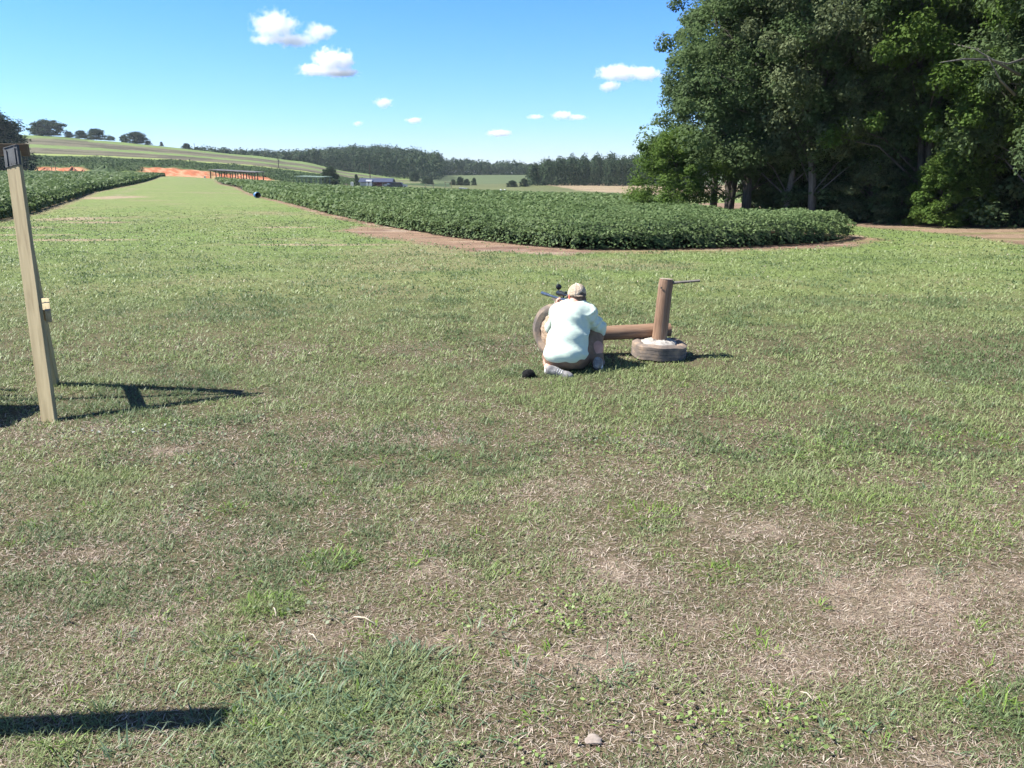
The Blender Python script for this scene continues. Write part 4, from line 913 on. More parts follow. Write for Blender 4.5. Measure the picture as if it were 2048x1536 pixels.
# ------------------------------------------------------------------ wooden frames on the left
lumb, t_, b_ = new_mat("treated_lumber")
tc = N(t_, 'ShaderNodeTexCoord'); mp = N(t_, 'ShaderNodeMapping'); mp.inputs['Scale'].default_value = (14, 14, 1.1); no = N(t_, 'ShaderNodeTexNoise'); no.inputs['Scale'].default_value = 2.2; no.inputs['Detail'].default_value = 8; no.inputs['Distortion'].default_value = .6
t_.links.new(tc.outputs['Object'], mp.inputs[0]); t_.links.new(mp.outputs[0], no.inputs['Vector'])
r = ramp(t_, [(.25, (.24, .185, .095)), (.5, (.36, .295, .165)), (.75, (.45, .375, .22))], no.outputs['Fac'])
vo = N(t_, 'ShaderNodeTexVoronoi'); vo.inputs['Scale'].default_value = 1.7; mp2 = N(t_, 'ShaderNodeMapping'); mp2.inputs['Scale'].default_value = (2.2, 2.2, 1.1); t_.links.new(tc.outputs['Object'], mp2.inputs[0]); t_.links.new(mp2.outputs[0], vo.inputs['Vector'])
kr = ramp(t_, [(.035, (.30, .16, .07)), (.07, (1, 1, 1))], vo.outputs['Distance']); mm = N(t_, 'ShaderNodeMix', data_type='RGBA', blend_type='MULTIPLY'); mm.inputs[0].default_value = .85
t_.links.new(r.outputs[0], mm.inputs[6]); t_.links.new(kr.outputs[0], mm.inputs[7]); t_.links.new(mm.outputs[2], b_.inputs['Base Color']); b_.inputs['Roughness'].default_value = .75
bp = N(t_, 'ShaderNodeBump'); bp.inputs['Strength'].default_value = .25; bp.inputs['Distance'].default_value = .004; t_.links.new(no.outputs['Fac'], bp.inputs['Height']); t_.links.new(bp.outputs[0], b_.inputs['Normal'])
galv = mat_noise("galvanised_steel", (.045, .05, .052), (.10, .11, .115), 14, .55, .1, metal=.2)
nail = mat_noise("nail_head", (.05, .05, .05), (.1, .1, .1), 10, .5, 0, metal=.8)
def lumber_bar(name, a, b, w_, d_, parent, up=(0, 0, 1), mat=None, ext=0):
    "board in its own local frame so that the grain runs along it"
    a, b = Vector(a), Vector(b); bm = bmesh.new(); box(bm, (0, 0, 0), (w_, d_, (b - a).length)); bmesh.ops.subdivide_edges(bm, edges=[e_ for e_ in bm.edges if abs(e_.verts[0].co.z - e_.verts[1].co.z) > .1], cuts=3)
    o = bmo(name, bm, mat or lumb, parent, bevel=.004); o.matrix_basis = Matrix.Translation((a + b) / 2) @ frame_along(a, b, up).to_4x4(); return o
F0 = Vector((-3.66, 6.08, -.03)); F1 = Vector((-4.09, 6.85, 2.07)); B0 = Vector((-4.235, 7.22, -.03)); B1 = Vector((-4.165, 6.96, 2.07))
e = empty("board_trestle", (-4, 6.65, 0)); o0 = Vector(e.location)
def leg(a, b, name="leg"):
    # broad face towards the camera
    ax, bx = a - o0, b - o0; zd = (bx - ax).normalized(); toward = Vector((.50, -.86, 0)); 
    return lumber_bar(name, ax, bx, .118, .04, e, up=(-.10, -.99, 0))
leg(F0, F1); lumber_bar("leg", B0 - o0, B1 - o0, .04, .118, e, up=(.30, -.95, 0))
lumber_bar("top_rail", Vector((-3.995, 6.915, 2.085)) - o0, Vector((-6.8, 6.60, 2.085)) - o0, .04, .098, e, mat=mat_noise("shaded_board", (.13, .085, .045), (.24, .165, .09), 2.2, .8, .2, stretch=(14, 14, 1.1)))  # darker brown than the legs: the rail's shade is put into its colour
bm = bmesh.new(); zd = (F1 - F0).normalized(); M_ = Matrix.Translation(F1 - o0 - zd * .045) @ frame_along(F0, F1, (-.10, -.99, 0)).to_4x4()
box(bm, (0, .0235, 0), (.122, .006, .17)); box(bm, (-.0615, .012, 0), (.004, .028, .17)); box(bm, (.0615, .012, 0), (.004, .028, .17)); box(bm, (-.038, .029, -.01), (.010, .009, .13)); box(bm, (.038, .029, -.01), (.010, .009, .13)); box(bm, (0, .029, .08), (.118, .006, .006))
bmesh.ops.transform(bm, matrix=M_, verts=bm.verts); bmo("bracket", bm, galv, e)
bm = bmesh.new()
for q in [(.045, .08), (-.045, .08), (.0, -.09)]: bmesh.ops.create_cone(bm, cap_ends=True, segments=10, radius1=.005, radius2=.005, depth=.004, matrix=M_ @ Matrix.Translation((q[0], .034, q[1] * .8)) @ Matrix.Rotation(math.pi / 2, 4, 'X'))
bmo("screw", bm, nail, e)
ba = P(97, 633, 6.42); bb = Vector((ba.x - .36, ba.y + .62, ba.z + .01))
lumber_bar("brace", ba - o0, bb - o0, .044, .098, e)
lumber_bar("brace", ba - o0 + Vector((-.05, .05, .0)), bb - o0 + Vector((-.05, .05, 0)), .036, .09, e)
# the rest of the frame beyond the left edge, plus an added shadow caster
for a, b in [((-6.2, 6.25, -.03), (-6.1, 6.85, 2.06)), ((-6.3, 7.55, -.03), (-6.2, 6.99, 2.06))]: leg(Vector(a), Vector(b))
bm = bmesh.new(); box(bm, (-.78, -.42, .50), (.92, .62, .02)); box(bm, (-1.18, -.42, .24), (.06, .5, .50)); box(bm, (-.42, -.42, .24), (.06, .5, .50)); bmo("shadow_board", bm, lumb, e)  # unseen board on legs, added only to cast the shadow at lower left
tag(e, "tall leaning pine board frame with metal bracket, at the left edge", "trestle")
# unseen frame added to shade the near grass with its end, left of camera
e2 = empty("board_trestle", (-4.2, 2.5, 0)); o0 = Vector(e2.location); e = e2
lumber_bar("top_rail", Vector((-2.72, 2.50, 2.0)) - o0, Vector((-5.8, 2.28, 2.0)) - o0, .115, .05, e)
for a, b in [((-4.6, 2.1, -.03), (-4.6, 2.44, 1.97)), ((-4.65, 2.9, -.03), (-4.6, 2.52, 1.97)), ((-5.5, 2.1, -.03), (-5.4, 2.44, 1.97)), ((-5.5, 2.95, -.03), (-5.4, 2.55, 1.97))]: leg(Vector(a), Vector(b))
tag(e2, "unseen second pine frame added outside the left edge to shade the near grass", "trestle")

# ------------------------------------------------------------------ tyres, log and post
post_mat, t_, b_ = new_mat("round_timber")
tc = N(t_, 'ShaderNodeTexCoord'); mp = N(t_, 'ShaderNodeMapping'); mp.inputs['Scale'].default_value = (22, 22, 1.6); no = N(t_, 'ShaderNodeTexNoise'); no.inputs['Scale'].default_value = 2; no.inputs['Detail'].default_value = 9; no.inputs['Roughness'].default_value = .7
t_.links.new(tc.outputs['Object'], mp.inputs[0]); t_.links.new(mp.outputs[0], no.inputs['Vector'])
r = ramp(t_, [(.25, (.10, .058, .036)), (.45, (.22, .130, .080)), (.6, (.29, .185, .120)), (.8, (.40, .285, .20))], no.outputs['Fac']); t_.links.new(r.outputs[0], b_.inputs['Base Color']); b_.inputs['Roughness'].default_value = .7
bp = N(t_, 'ShaderNodeBump'); bp.inputs['Strength'].default_value = .4; bp.inputs['Distance'].default_value = .006; t_.links.new(no.outputs['Fac'], bp.inputs['Height']); t_.links.new(bp.outputs[0], b_.inputs['Normal'])
endg = mat_noise("timber_end", (.22, .17, .12), (.42, .35, .27), 30, .8, .3)
tyre_mat = mat_noise("dusty_tyre", (.055, .048, .045), (.115, .10, .095), 7, .85, .35, dist=.004, c2=(.24, .185, .135))
tread_dust = mat_noise("clay_smeared_tyre", (.085, .075, .070), (.19, .155, .13), 7, .9, .5, c2=(.40, .29, .20))
conc = mat_noise("rough_concrete", (.30, .28, .25), (.52, .49, .45), 22, .95, 1.0, dist=.02)
dirtfill = mat_noise("tan_dirt_fill", (.24, .16, .10), (.50, .36, .25), 26, .95, 1.0, dist=.02, c2=(.66, .52, .40))
def tyre_parts(e, Ro, Ri, W, sag=0.0, mt=tread_dust):
    prof = [(Ri, -W * .30), (Ri - .004, -W * .42), (Ri + .02, -W * .47), ((Ro + Ri) / 2, -W * .52), (Ro - .03, -W * .47), (Ro - .008, -W * .41)]
    z = -W * .38
    grooves = [-.22, -.02, .20]
    pts = [(Ro, -W * .38)]
    for g_ in grooves: pts += [(Ro, W * g_ - .003), (Ro - .005, W * g_ - .002), (Ro - .005, W * g_ + .002), (Ro, W * g_ + .003)]
    pts += [(Ro, W * .38)]
    prof += pts + [(Ro - .008, W * .41), (Ro - .03, W * .47), ((Ro + Ri) / 2, W * .52), (Ri + .02, W * .47), (Ri - .004, W * .42), (Ri, W * .30), (Ri + .012, W * .28), (Ro - .025, W * .40), (Ro - .02, 0), (Ro - .025, -W * .40), (Ri + .012, -W * .28)]
    bm = bmesh.new(); lathe(bm, prof, 56, close=True)
    for v in bm.verts:
        a = math.atan2(v.co.y, v.co.x); v.co.z += .006 * math.sin(3 * a + 1) + .004 * math.sin(7 * a); v.co.x *= 1 + .012 * math.sin(2 * a)
    return bmo("tyre", bm, mt, e, auto=R(40))
# lying tyre with concrete and post
pc = hit(1317, 714); tcn = Vector((pc[0], pc[1], .0)); e = empty("post_stand", tcn)
o = tyre_parts(e, .292, .185, .175); o.location = (0, 0, .082); o.rotation_euler = (R(1.5), R(2), .4)
bm = bmesh.new(); prof = [(0, .205), (.05, .202), (.09, .197), (.14, .188), (.185, .176), (.212, .155), (.22, .05)]
seg = 60; rings = lathe(bm, prof[1:], seg); bm.faces.new(list(reversed(rings[0])))
for v in bm.verts: v.co.z += random.uniform(-.010, .008); v.co.x += random.uniform(-.009, .009); v.co.y += random.uniform(-.009, .009); v.co.x = v.co.x * .93 - .016
bmo("concrete_fill", bm, conc, e, auto=R(50))
topp = P(1333, 554, tcn.y + .02); q0 = Vector((-.0, 0, .19)); q1 = Vector((topp.x - tcn.x, .02, topp.z - .02)); ax = (q1 - q0).normalized(); Lp = (q1 - q0).length
bm = bmesh.new(); ppts = [Vector((0, 0, t * Lp)) for t in np.linspace(0, 1, 12)]; tube(bm, ppts, [.0785 * (1 - .05 * i / 11 - (.06 if i == 11 else 0)) + .001 * math.sin(i * 2.1) for i in range(12)], 28)
po = bmo("post", bm, post_mat, e, auto=R(40)); po.matrix_basis = Matrix.Translation(q0) @ frame_along(q0, q1, (0, 1, 0)).to_4x4()
bm = bmesh.new(); tube(bm, [(0, 0, Lp + .0005), (0, 0, Lp + .003)], [.0715, .069], 28); c_ = bmo("end_grain", bm, endg, po)
bm = bmesh.new(); bmesh.ops.create_cone(bm, cap_ends=True, segments=12, radius1=.010, radius2=.010, depth=.004, matrix=Matrix.Translation((0, 0, 0)))
loc = P(1321, 567, tcn.y); bo = bmo("bolt_hole", bm, rubber, e); bo.location = Vector((q1.x - .062, -.052, q1.z - .085)); bo.rotation_euler = (R(90), 0, R(-50))
ra = Vector((q1.x + .055, 0, P(1345, 566, tcn.y).z)); rb = P(1400, 561, tcn.y - .12) - tcn
bm = bmesh.new(); tube(bm, [ra, ra.lerp(rb, .12), ra.lerp(rb, .16), rb], [.017, .017, .014, .013], 14)
bmo("peg", bm, mat_noise("grey_iron_peg", (.10, .09, .08), (.19, .175, .155), 20, .6, .2, metal=.2), e, auto=R(40))
tag(e, "round wooden post with iron peg set in a concrete filled tyre", "post stand")
# log
lb_ = P(1340, 665, 8.56); la = Vector((.80, 8.50, .225)); lb_.z = .262
e = empty("log", la.lerp(lb_, .5)); ctr_ = Vector(e.location); Ll = (lb_ - la).length
bm = bmesh.new(); tube(bm, [Vector((0, 0, -Ll / 2 + Ll * t)) for t in np.linspace(0, 1, 12)], [.070 if i in (0, 11) else .0775 + .0015 * math.sin(i * 1.7) for i in range(12)], 28)
lo = bmo("stem", bm, post_mat, e, auto=R(40)); lo.matrix_basis = frame_along(la, lb_, (0, 0, 1)).to_4x4()
bm = bmesh.new(); tube(bm, [(0, 0, Ll / 2 + .0005), (0, 0, Ll / 2 + .003)], [.068, .066], 28); bmo("end_grain", bm, endg, lo)
tag(e, "brown round log lying across between the two tyres", "log")
# upright tyre filled with dirt
e = empty("filled_tyre", (.495, 8.34, 0), 0)
Rr = .298; M_ = Matrix.Translation((0, 0, Rr - .012)) @ Matrix.Rotation(R(-130), 4, 'Z') @ Matrix.Rotation(R(90), 4, 'Y')
o = tyre_parts(e, Rr, .20, .17); o.matrix_basis = M_
bm = bmesh.new(); prof = [(.01, .075), (.07, .082), (.13, .078), (.19, .07), (.225, .055), (.225, -.055), (.13, -.08), (.01, -.075)]
rings = lathe(bm, prof, 48); bm.faces.new(rings[-1]); bm.faces.new(list(reversed(rings[0])))
for v in bm.verts: v.co.z += random.uniform(-.006, .006)
o = bmo("dirt_fill", bm, dirtfill, e, auto=R(50)); o.matrix_basis = M_
tag(e, "worn tyre standing upright, filled with tan dirt, left of the crouching man", "tyre")

# black cap on the grass
h = hit(1057, 756); e = empty("cap", (h[0], h[1] + .02, h[2]), R(25)); e.scale = (.82, .82, .74); blk = mat_noise("black_cloth", (.008, .008, .010), (.02, .02, .022), 60, .9, .2)
bm = bmesh.new(); prof = [(.085, .0), (.086, .03), (.080, .062), (.062, .088), (.035, .102), (.008, .106)]; rings = lathe(bm, prof, 28); bm.faces.new(rings[-1])
for v in bm.verts: v.co.z += .004 * math.sin(5 * math.atan2(v.co.y, v.co.x)); v.co.x *= 1.0; v.co.y *= .86
bmesh.ops.solidify(bm, geom=bm.faces[:], thickness=.003); bmo("crown", bm, blk, e, True)
bm = bmesh.new(); n_ = 12; t0 = []; t1 = []
for i in range(n_ + 1):
    a = R(-62 + 124 * i / n_); t0.append(bm.verts.new((.082 * math.cos(a), .072 * math.sin(a), .012))); t1.append(bm.verts.new((.082 * math.cos(a) + .06 * math.cos(a) ** .6, .074 * math.sin(a), .006 - .01 * abs(math.sin(a)))))
for i in range(n_): bm.faces.new([t0[i], t0[i + 1], t1[i + 1], t1[i]])
bmesh.ops.solidify(bm, geom=bm.faces[:], thickness=.003); bmo("brim", bm, blk, e, True)
tag(e, "black cap lying on the grass left of the crouching man", "cap")
# flat stone and straws
h = hit(1186, 1487); bm = bmesh.new(); bmesh.ops.create_icosphere(bm, subdivisions=4, radius=1)
for v in bm.verts: 
    n_ = .12 * math.sin(3 * v.co.x + 2 * v.co.y) + .08 * math.sin(7 * v.co.y + 4 * v.co.z); v.co = Vector((v.co.x * .030 * (1 + n_), v.co.y * .024 * (1 + n_), v.co.z * .011 * (1 + n_)))
o = bmo("stone", bm, mat_noise("pale_stone", (.22, .18, .155), (.36, .31, .27), 60, .9, .5, dist=.002), None, True); o.location = (h[0], h[1], .010); tag(o, "flat pale stone lying in the near grass", "stone")
straw = mat_noise("straw", (.50, .42, .31), (.68, .60, .47), 30, .8, .1)
for (a, b, lb) in [((708, 1243), (752, 1260), "longest pale straw lying on the bare patch"), ((618, 1278), (636, 1296), "short pale straw left of the bare patch"), ((548, 1225), (553, 1243), "thin upright pale stalk near the bare patch"), ((1600, 1395), (1625, 1412), "pale straw in the near right grass")]:
    p, q = hit(*a), hit(*b); bm = bmesh.new(); tube(bm, [(p[0], p[1], .022), ((p[0] + q[0]) / 2, (p[1] + q[1]) / 2 + .004, .034), (q[0], q[1], .024)], [.0022, .0026, .0018], 6); tag(bmo("straw", bm, straw, None, True), lb, "straw", "dry straws in the near grass")
HAZE = 0.00013
# ------------------------------------------------------------------ organic surfaces: smooth union of tapered capsules, surface nets
def cap(a, b, ra, rb): return ('c', np.array(a, float), np.array(b, float), ra, rb)
def ell(c, r, rot=None): return ('e', np.array(c, float), np.array(r, float), None if rot is None else np.array(rot))
def sdf(prims, Pt, k):
    d = None
    for p in prims:
        if p[0] == 'c':
            ab = p[2] - p[1]; t = np.clip(((Pt - p[1]) @ ab) / (ab @ ab + 1e-12), 0, 1); q = np.linalg.norm(Pt - p[1] - t[..., None] * ab, axis=-1) - (p[3] + (p[4] - p[3]) * t)
        else:
            v = Pt - p[1]
            if p[3] is not None: v = v @ p[3]
            k0 = np.linalg.norm(v / p[2], axis=-1); k1 = np.linalg.norm(v / p[2] ** 2, axis=-1) + 1e-9; q = k0 * (k0 - 1) / k1
        if d is None: d = q
        else:
            h = np.maximum(k - np.abs(d - q), 0) / k; d = np.minimum(d, q) - h * h * k * .25
    return d
def surf(name, prims, vox, k, mat, parent, cut=None, disp=None, holes=None):
    lo = np.min([np.minimum(p[1] - p[3], p[2] - p[4]) if p[0] == 'c' else p[1] - p[2].max() for p in prims], axis=0) - .03
    hi = np.max([np.maximum(p[1] + p[3], p[2] + p[4]) if p[0] == 'c' else p[1] + p[2].max() for p in prims], axis=0) + .03
    ax = [np.arange(lo[i], hi[i] + vox, vox) for i in range(3)]; G = np.stack(np.meshgrid(*ax, indexing='ij'), -1)
    f = sdf(prims, G, k)
    if disp is not None: f = f + disp(G)
    if cut is not None:
        for fn in cut: f = np.maximum(f, fn(G))
    if holes: f = np.maximum(f, -sdf(holes, G, .01))
    s = f < 0; nx, ny, nz = f.shape; acc = np.zeros((nx - 1, ny - 1, nz - 1, 3)); cnt = np.zeros((nx - 1, ny - 1, nz - 1)); 
    for axis in range(3):
        sl0 = [slice(None)] * 3; sl1 = [slice(None)] * 3; sl0[axis] = slice(0, -1); sl1[axis] = slice(1, None)
        f0, f1 = f[tuple(sl0)], f[tuple(sl1)]; cr = (f0 < 0) != (f1 < 0); t = np.where(cr, f0 / (f0 - f1 + 1e-12), 0)
        o1, o2 = [a for a in range(3) if a != axis]
        pos = np.stack(np.meshgrid(*[np.arange(n) for n in f0.shape], indexing='ij'), -1).astype(float); pos[..., axis] += t; pos *= cr[..., None]
        for da in (0, 1):
            for db in (0, 1):
                sl = [slice(None)] * 3; sl[o1] = slice(da, da + acc.shape[o1]); sl[o2] = slice(db, db + acc.shape[o2]); acc += pos[tuple(sl)]; cnt += cr[tuple(sl)]
    act = cnt > 0; idx = -np.ones(act.shape, int); idx[act] = np.arange(act.sum()); V = acc[act] / cnt[act][:, None] * vox + lo; Fs = []
    for axis in range(3):
        sl0 = [slice(None)] * 3; sl1 = [slice(None)] * 3; sl0[axis] = slice(0, -1); sl1[axis] = slice(1, None); s0, s1 = s[tuple(sl0)], s[tuple(sl1)]
        w_ = np.argwhere(s0 != s1); o1, o2 = (axis + 1) % 3, (axis + 2) % 3; w_ = w_[(w_[:, o1] > 0) & (w_[:, o2] > 0) & (w_[:, o1] < f.shape[o1] - 1) & (w_[:, o2] < f.shape[o2] - 1)]
        def g_(da, db):
            q = w_.copy(); q[:, o1] -= da; q[:, o2] -= db; return idx[q[:, 0], q[:, 1], q[:, 2]]
        q = np.stack([g_(1, 1), g_(0, 1), g_(0, 0), g_(1, 0)], 1); fl = ~s0[tuple(w_.T)]; q[fl] = q[fl][:, ::-1]; Fs.append(q)
    F = np.concatenate(Fs); F = F[(F >= 0).all(axis=1)]
    # light smoothing
    for _ in range(2):
        A_ = np.zeros_like(V); n_ = np.zeros(len(V))
        for a, b in ((0, 1), (1, 2), (2, 3), (3, 0)):
            np.add.at(A_, F[:, a], V[F[:, b]]); np.add.at(A_, F[:, b], V[F[:, a]]); np.add.at(n_, F[:, a], 1); np.add.at(n_, F[:, b], 1)
        V = V * .5 + .5 * A_ / np.maximum(n_, 1)[:, None]
    return np_mesh(name, V, F, 4, mat, parent, True)

# ------------------------------------------------------------------ the crouching man
base = Vector((.57, 7.78, 0)); man = empty("person", base)
def Q(px, py, Y): return np.array(P(px, py, Y) - base)
skin = mat_noise("skin", (.50, .25, .18), (.62, .34, .26), 14, .55, .05)
skinred = mat_noise("reddish_ear", (.55, .12, .08), (.62, .20, .14), 14, .5, .05)  # redder tone for both ears
shirtm = mat_noise("mint_shirt", (.60, .71, .60), (.66, .77, .66), 16, .8, .45, stretch=(1, 1, 1.8), dist=.010)
shortm = mat_noise("khaki_shorts_with_shade", (.20, .125, .080), (.28, .185, .125), 18, .9, .15)  # brown darkened to carry the shade on the right leg
capm = mat_noise("beige_cap", (.40, .32, .23), (.52, .43, .33), 40, .9, .2); meshm = mat_noise("cap_mesh", (.26, .215, .17), (.36, .30, .25), 90, .95, .3)
hairm = mat_noise("brown_hair", (.05, .030, .022), (.17, .11, .08), 60, .7, .8, stretch=(1, 1, .25), dist=.005)
shoem = mat_noise("grey_shoe", (.10, .10, .105), (.22, .21, .21), 25, .8, .3, c2=(.42, .41, .40)); solem = mat_noise("shoe_sole", (.03, .03, .03), (.09, .085, .08), 30, .8, .3)
HC = Q(1153, 592, 8.06)                       # head centre
FD = np.array([-.42, .90, -.02]); FD /= np.linalg.norm(FD)      # way he looks
SD = np.array([FD[1], -FD[0], 0]); SD /= np.linalg.norm(SD)     # his right
ROLL = np.array([.0, 0, 1.0]) - SD * .05; UP = np.cross(SD, FD); UP /= np.linalg.norm(UP); UP = UP - SD * .10; UP /= np.linalg.norm(UP)
HR = np.stack([SD, FD, UP], 1)
def H_(s, f, u): return HC + SD * s + FD * f + UP * u
neck = Q(1151, 608, 8.02); chest = Q(1142, 641, 7.95); belly = Q(1135, 681, 7.86); pelv = Q(1131, 712, 7.79)
shL = Q(1117, 628, 8.02); shR = Q(1174, 628, 7.97)
elR = Q(1199, 655, 8.05); wrR = Q(1158, 640, 8.30); elL = Q(1103, 655, 8.28); wrL = Q(1122, 611, 8.50)
hipL = Q(1112, 718, 7.86); hipR = Q(1155, 718, 7.86); knR = Q(1190, 669, 8.08); anR = Q(1197, 733, 7.80); knL = Q(1098, 712, 8.22); anL = Q(1098, 739, 7.70)
gr = 0.0
# rifle placement (needed by the hands)
muz = Q(1084, 586, 8.98); act = Q(1128, 600, 8.40); RD = (act - muz); RL = np.linalg.norm(RD); RD = RD / RL    # towards the shooter
butt = act + RD * .42
grip = act + RD * .10 + np.array([0, 0, -.045])
fore = muz + RD * (RL * .86) + np.array([0, 0, -.03])
wrR = grip + np.array([.055, -.05, -.045]); wrL = fore + np.array([.03, -.10, -.035])
def hand(w_, g_, palm_n, side, thumb_dir):
    "palm and five bent fingers closing round g_"
    w_, g_ = np.array(w_), np.array(g_); d = g_ - w_; L = np.linalg.norm(d); d = d / L; n = palm_n / np.linalg.norm(palm_n); sd = np.cross(d, n); sd /= np.linalg.norm(sd)
    pc = w_ + d * .05; ps = [ell(pc, (.040, .048, .018), np.stack([sd, d, n], 1)), cap(w_ - d * .01, pc, .026, .024)]
    for i, (o_, l_) in enumerate([(-.031, .070), (-.010, .080), (.011, .075), (.030, .060)]):
        a = pc + d * .040 + sd * o_; b = a + d * l_ * .42 + n * l_ * .12; c = b + n * l_ * .36 + d * l_ * .05; e_ = c + n * l_ * .18 - d * l_ * .26
        ps += [cap(a, b, .0098, .0088), cap(b, c, .0088, .0082), cap(c, e_, .0082, .0072)]
    a = pc - d * .01 - sd * .035 * thumb_dir; b = a - sd * .022 * thumb_dir + d * .022 + n * .012; c = b + d * .026 + n * .018
    ps += [cap(pc - d * .02 - sd * .015 * thumb_dir, a, .016, .013), cap(a, b, .012, .0105), cap(b, c, .0105, .009)]
    return ps
body = [ell(H_(0, -.008, .028), (.075, .095, .088), HR), ell(H_(0, .022, -.035), (.062, .075, .082), HR), cap(H_(0, .035, -.085), H_(0, .075, -.105), .036, .028),   # skull, face, jaw
        cap(H_(0, .085, .02), H_(0, .108, -.022), .012, .016), ell(H_(0, .075, .045), (.055, .022, .014), HR), ell(H_(0, .085, -.058), (.026, .013, .010), HR),      # nose, brow, lips
        cap(H_(0, -.02, -.07), neck, .062, .068), cap(neck, chest, .075, .15), ell(chest, (.18, .14, .17)), ell(belly, (.195, .165, .17)), ell(pelv, (.185, .16, .125)),
        cap(chest + [-.05, 0, .08], shL, .09, .075), cap(chest + [.05, 0, .08], shR, .09, .075), cap(shL, elL, .060, .046), cap(elL, wrL, .044, .028), cap(shR, elR, .060, .048), cap(elR, wrR, .046, .029),
        cap(hipR, knR, .098, .066), cap(knR, (knR + anR) / 2 + [0, -.01, .02], .060, .062), cap((knR + anR) / 2 + [0, -.01, .02], anR, .062, .040), cap(hipL, knL, .095, .066), cap(knL, (knL + anL) / 2, .058, .056), cap((knL + anL) / 2, anL, .056, .042)]
hands = hand(wrR, grip, np.array([-.75, .35, .1]), 1, -1) + hand(wrL, fore + np.array([0, .02, -.012]), np.array([-.25, -.2, 1.0]), 1, 1)
surf("body", body + hands, .0085, .03, skin, man)
for s in (-1, 1):
    rot = np.stack([SD, FD, UP], 1); surf("ear", [ell(H_(s * .083, -.002, -.008), (.010, .020, .033), rot), ell(H_(s * .088, -.012, .006), (.008, .012, .024), rot), ell(H_(s * .080, .004, -.034), (.008, .012, .012), rot)], .004, .01, skinred, man)
    eye = surf("eye", [ell(H_(s * .031, .088, .022), (.012, .010, .011), HR)], .003, .005, mat_noise("eye_white", (.7, .68, .65), (.75, .73, .7), 5, .3, 0), man)
surf("hair", [ell(H_(0, -.020, .022), (.082, .094, .088), HR), ell(H_(0, -.050, -.046), (.074, .062, .060), HR)], .005, .02, hairm, man, cut=[lambda G: (G - H_(0, .015, 0)) @ (FD * 1.0 + UP * -.12)])
# cap: shell with an arch shaped opening at the back
cshell = [ell(H_(0, -.012, .034), (.089, .103, .094), HR)]
arch = [ell(H_(0, -.112, .012), (.034, .045, .036), HR)]
surf("cap", cshell, .0045, .01, capm, man, cut=[lambda G: -((G - H_(0, 0, .018)) @ UP + .06 * ((G - HC) @ FD)), lambda G: -(sdf([ell(H_(0, -.012, .034), (.084, .098, .089), HR)], G, .01))], holes=arch)
bm = bmesh.new(); 
def band_pts(a0, a1, r_s, r_f, u, n_=14): return [Vector(H_(math.sin(a) * r_s, -.012 - math.cos(a) * r_f, u)) for a in np.linspace(a0, a1, n_)]
for dz in (0,):
    p0 = band_pts(-.9, .9, .0905, .1045, .010); p1 = band_pts(-.9, .9, .0905, .1045, .024)
    v0 = [bm.verts.new(p) for p in p0]; v1 = [bm.verts.new(p) for p in p1]
    for i in range(len(v0) - 1): bm.faces.new([v0[i], v0[i + 1], v1[i + 1], v1[i]])
bmesh.ops.solidify(bm, geom=bm.faces[:], thickness=-.003); bmo("cap_strap", bm, meshm, man, True)
# seams and darker side panels
bm = bmesh.new()
for a in (0.0, .75, -.75):
    pts = [Vector(H_(math.sin(a) * .0905 * math.cos(t), -.012 - math.cos(a) * .1045 * math.cos(t), .034 + .0955 * math.sin(t))) for t in np.linspace(.30 if a == 0 else -.1, 1.55, 12)]
    tube(bm, pts, .0018, 5)
bmesh.ops.create_icosphere(bm, subdivisions=2, radius=.007, matrix=Matrix.Translation(Vector(H_(0, -.012, .130)))); bmo("cap_seams", bm, mat_noise("cap_thread", (.66, .62, .56), (.74, .70, .64), 20, .9, 0), man)
def panel(a0, a1):
    bm = bmesh.new(); g_ = []
    for t in np.linspace(-.10, 1.35, 12): g_.append([bm.verts.new(Vector(H_(math.sin(a) * .0898 * math.cos(t), -.012 - math.cos(a) * .1038 * math.cos(t), .034 + .0948 * math.sin(t)))) for a in np.linspace(a0, a1, 10)])
    for r0, r1 in zip(g_, g_[1:]):
        for i in range(9): bm.faces.new([r0[i], r0[i + 1], r1[i + 1], r1[i]])
    bmesh.ops.solidify(bm, geom=bm.faces[:], thickness=-.0015); return bmo("mesh_panel", bm, meshm, man, True)
panel(.60, 1.75)
bm = bmesh.new(); n_ = 12; t0 = []; t1 = []
for i in range(n_ + 1):
    a = R(-60 + 120 * i / n_); t0.append(bm.verts.new(Vector(H_(math.sin(a) * .088, -.012 + math.cos(a) * .102, .008)))); t1.append(bm.verts.new(Vector(H_(math.sin(a) * .083, .03 + math.cos(a) * .135, -.006 - .016 * abs(math.sin(a))))))
for i in range(n_): bm.faces.new([t0[i], t0[i + 1], t1[i + 1], t1[i]])
bmesh.ops.solidify(bm, geom=bm.faces[:], thickness=.004); bmo("cap_brim", bm, capm, man, True)
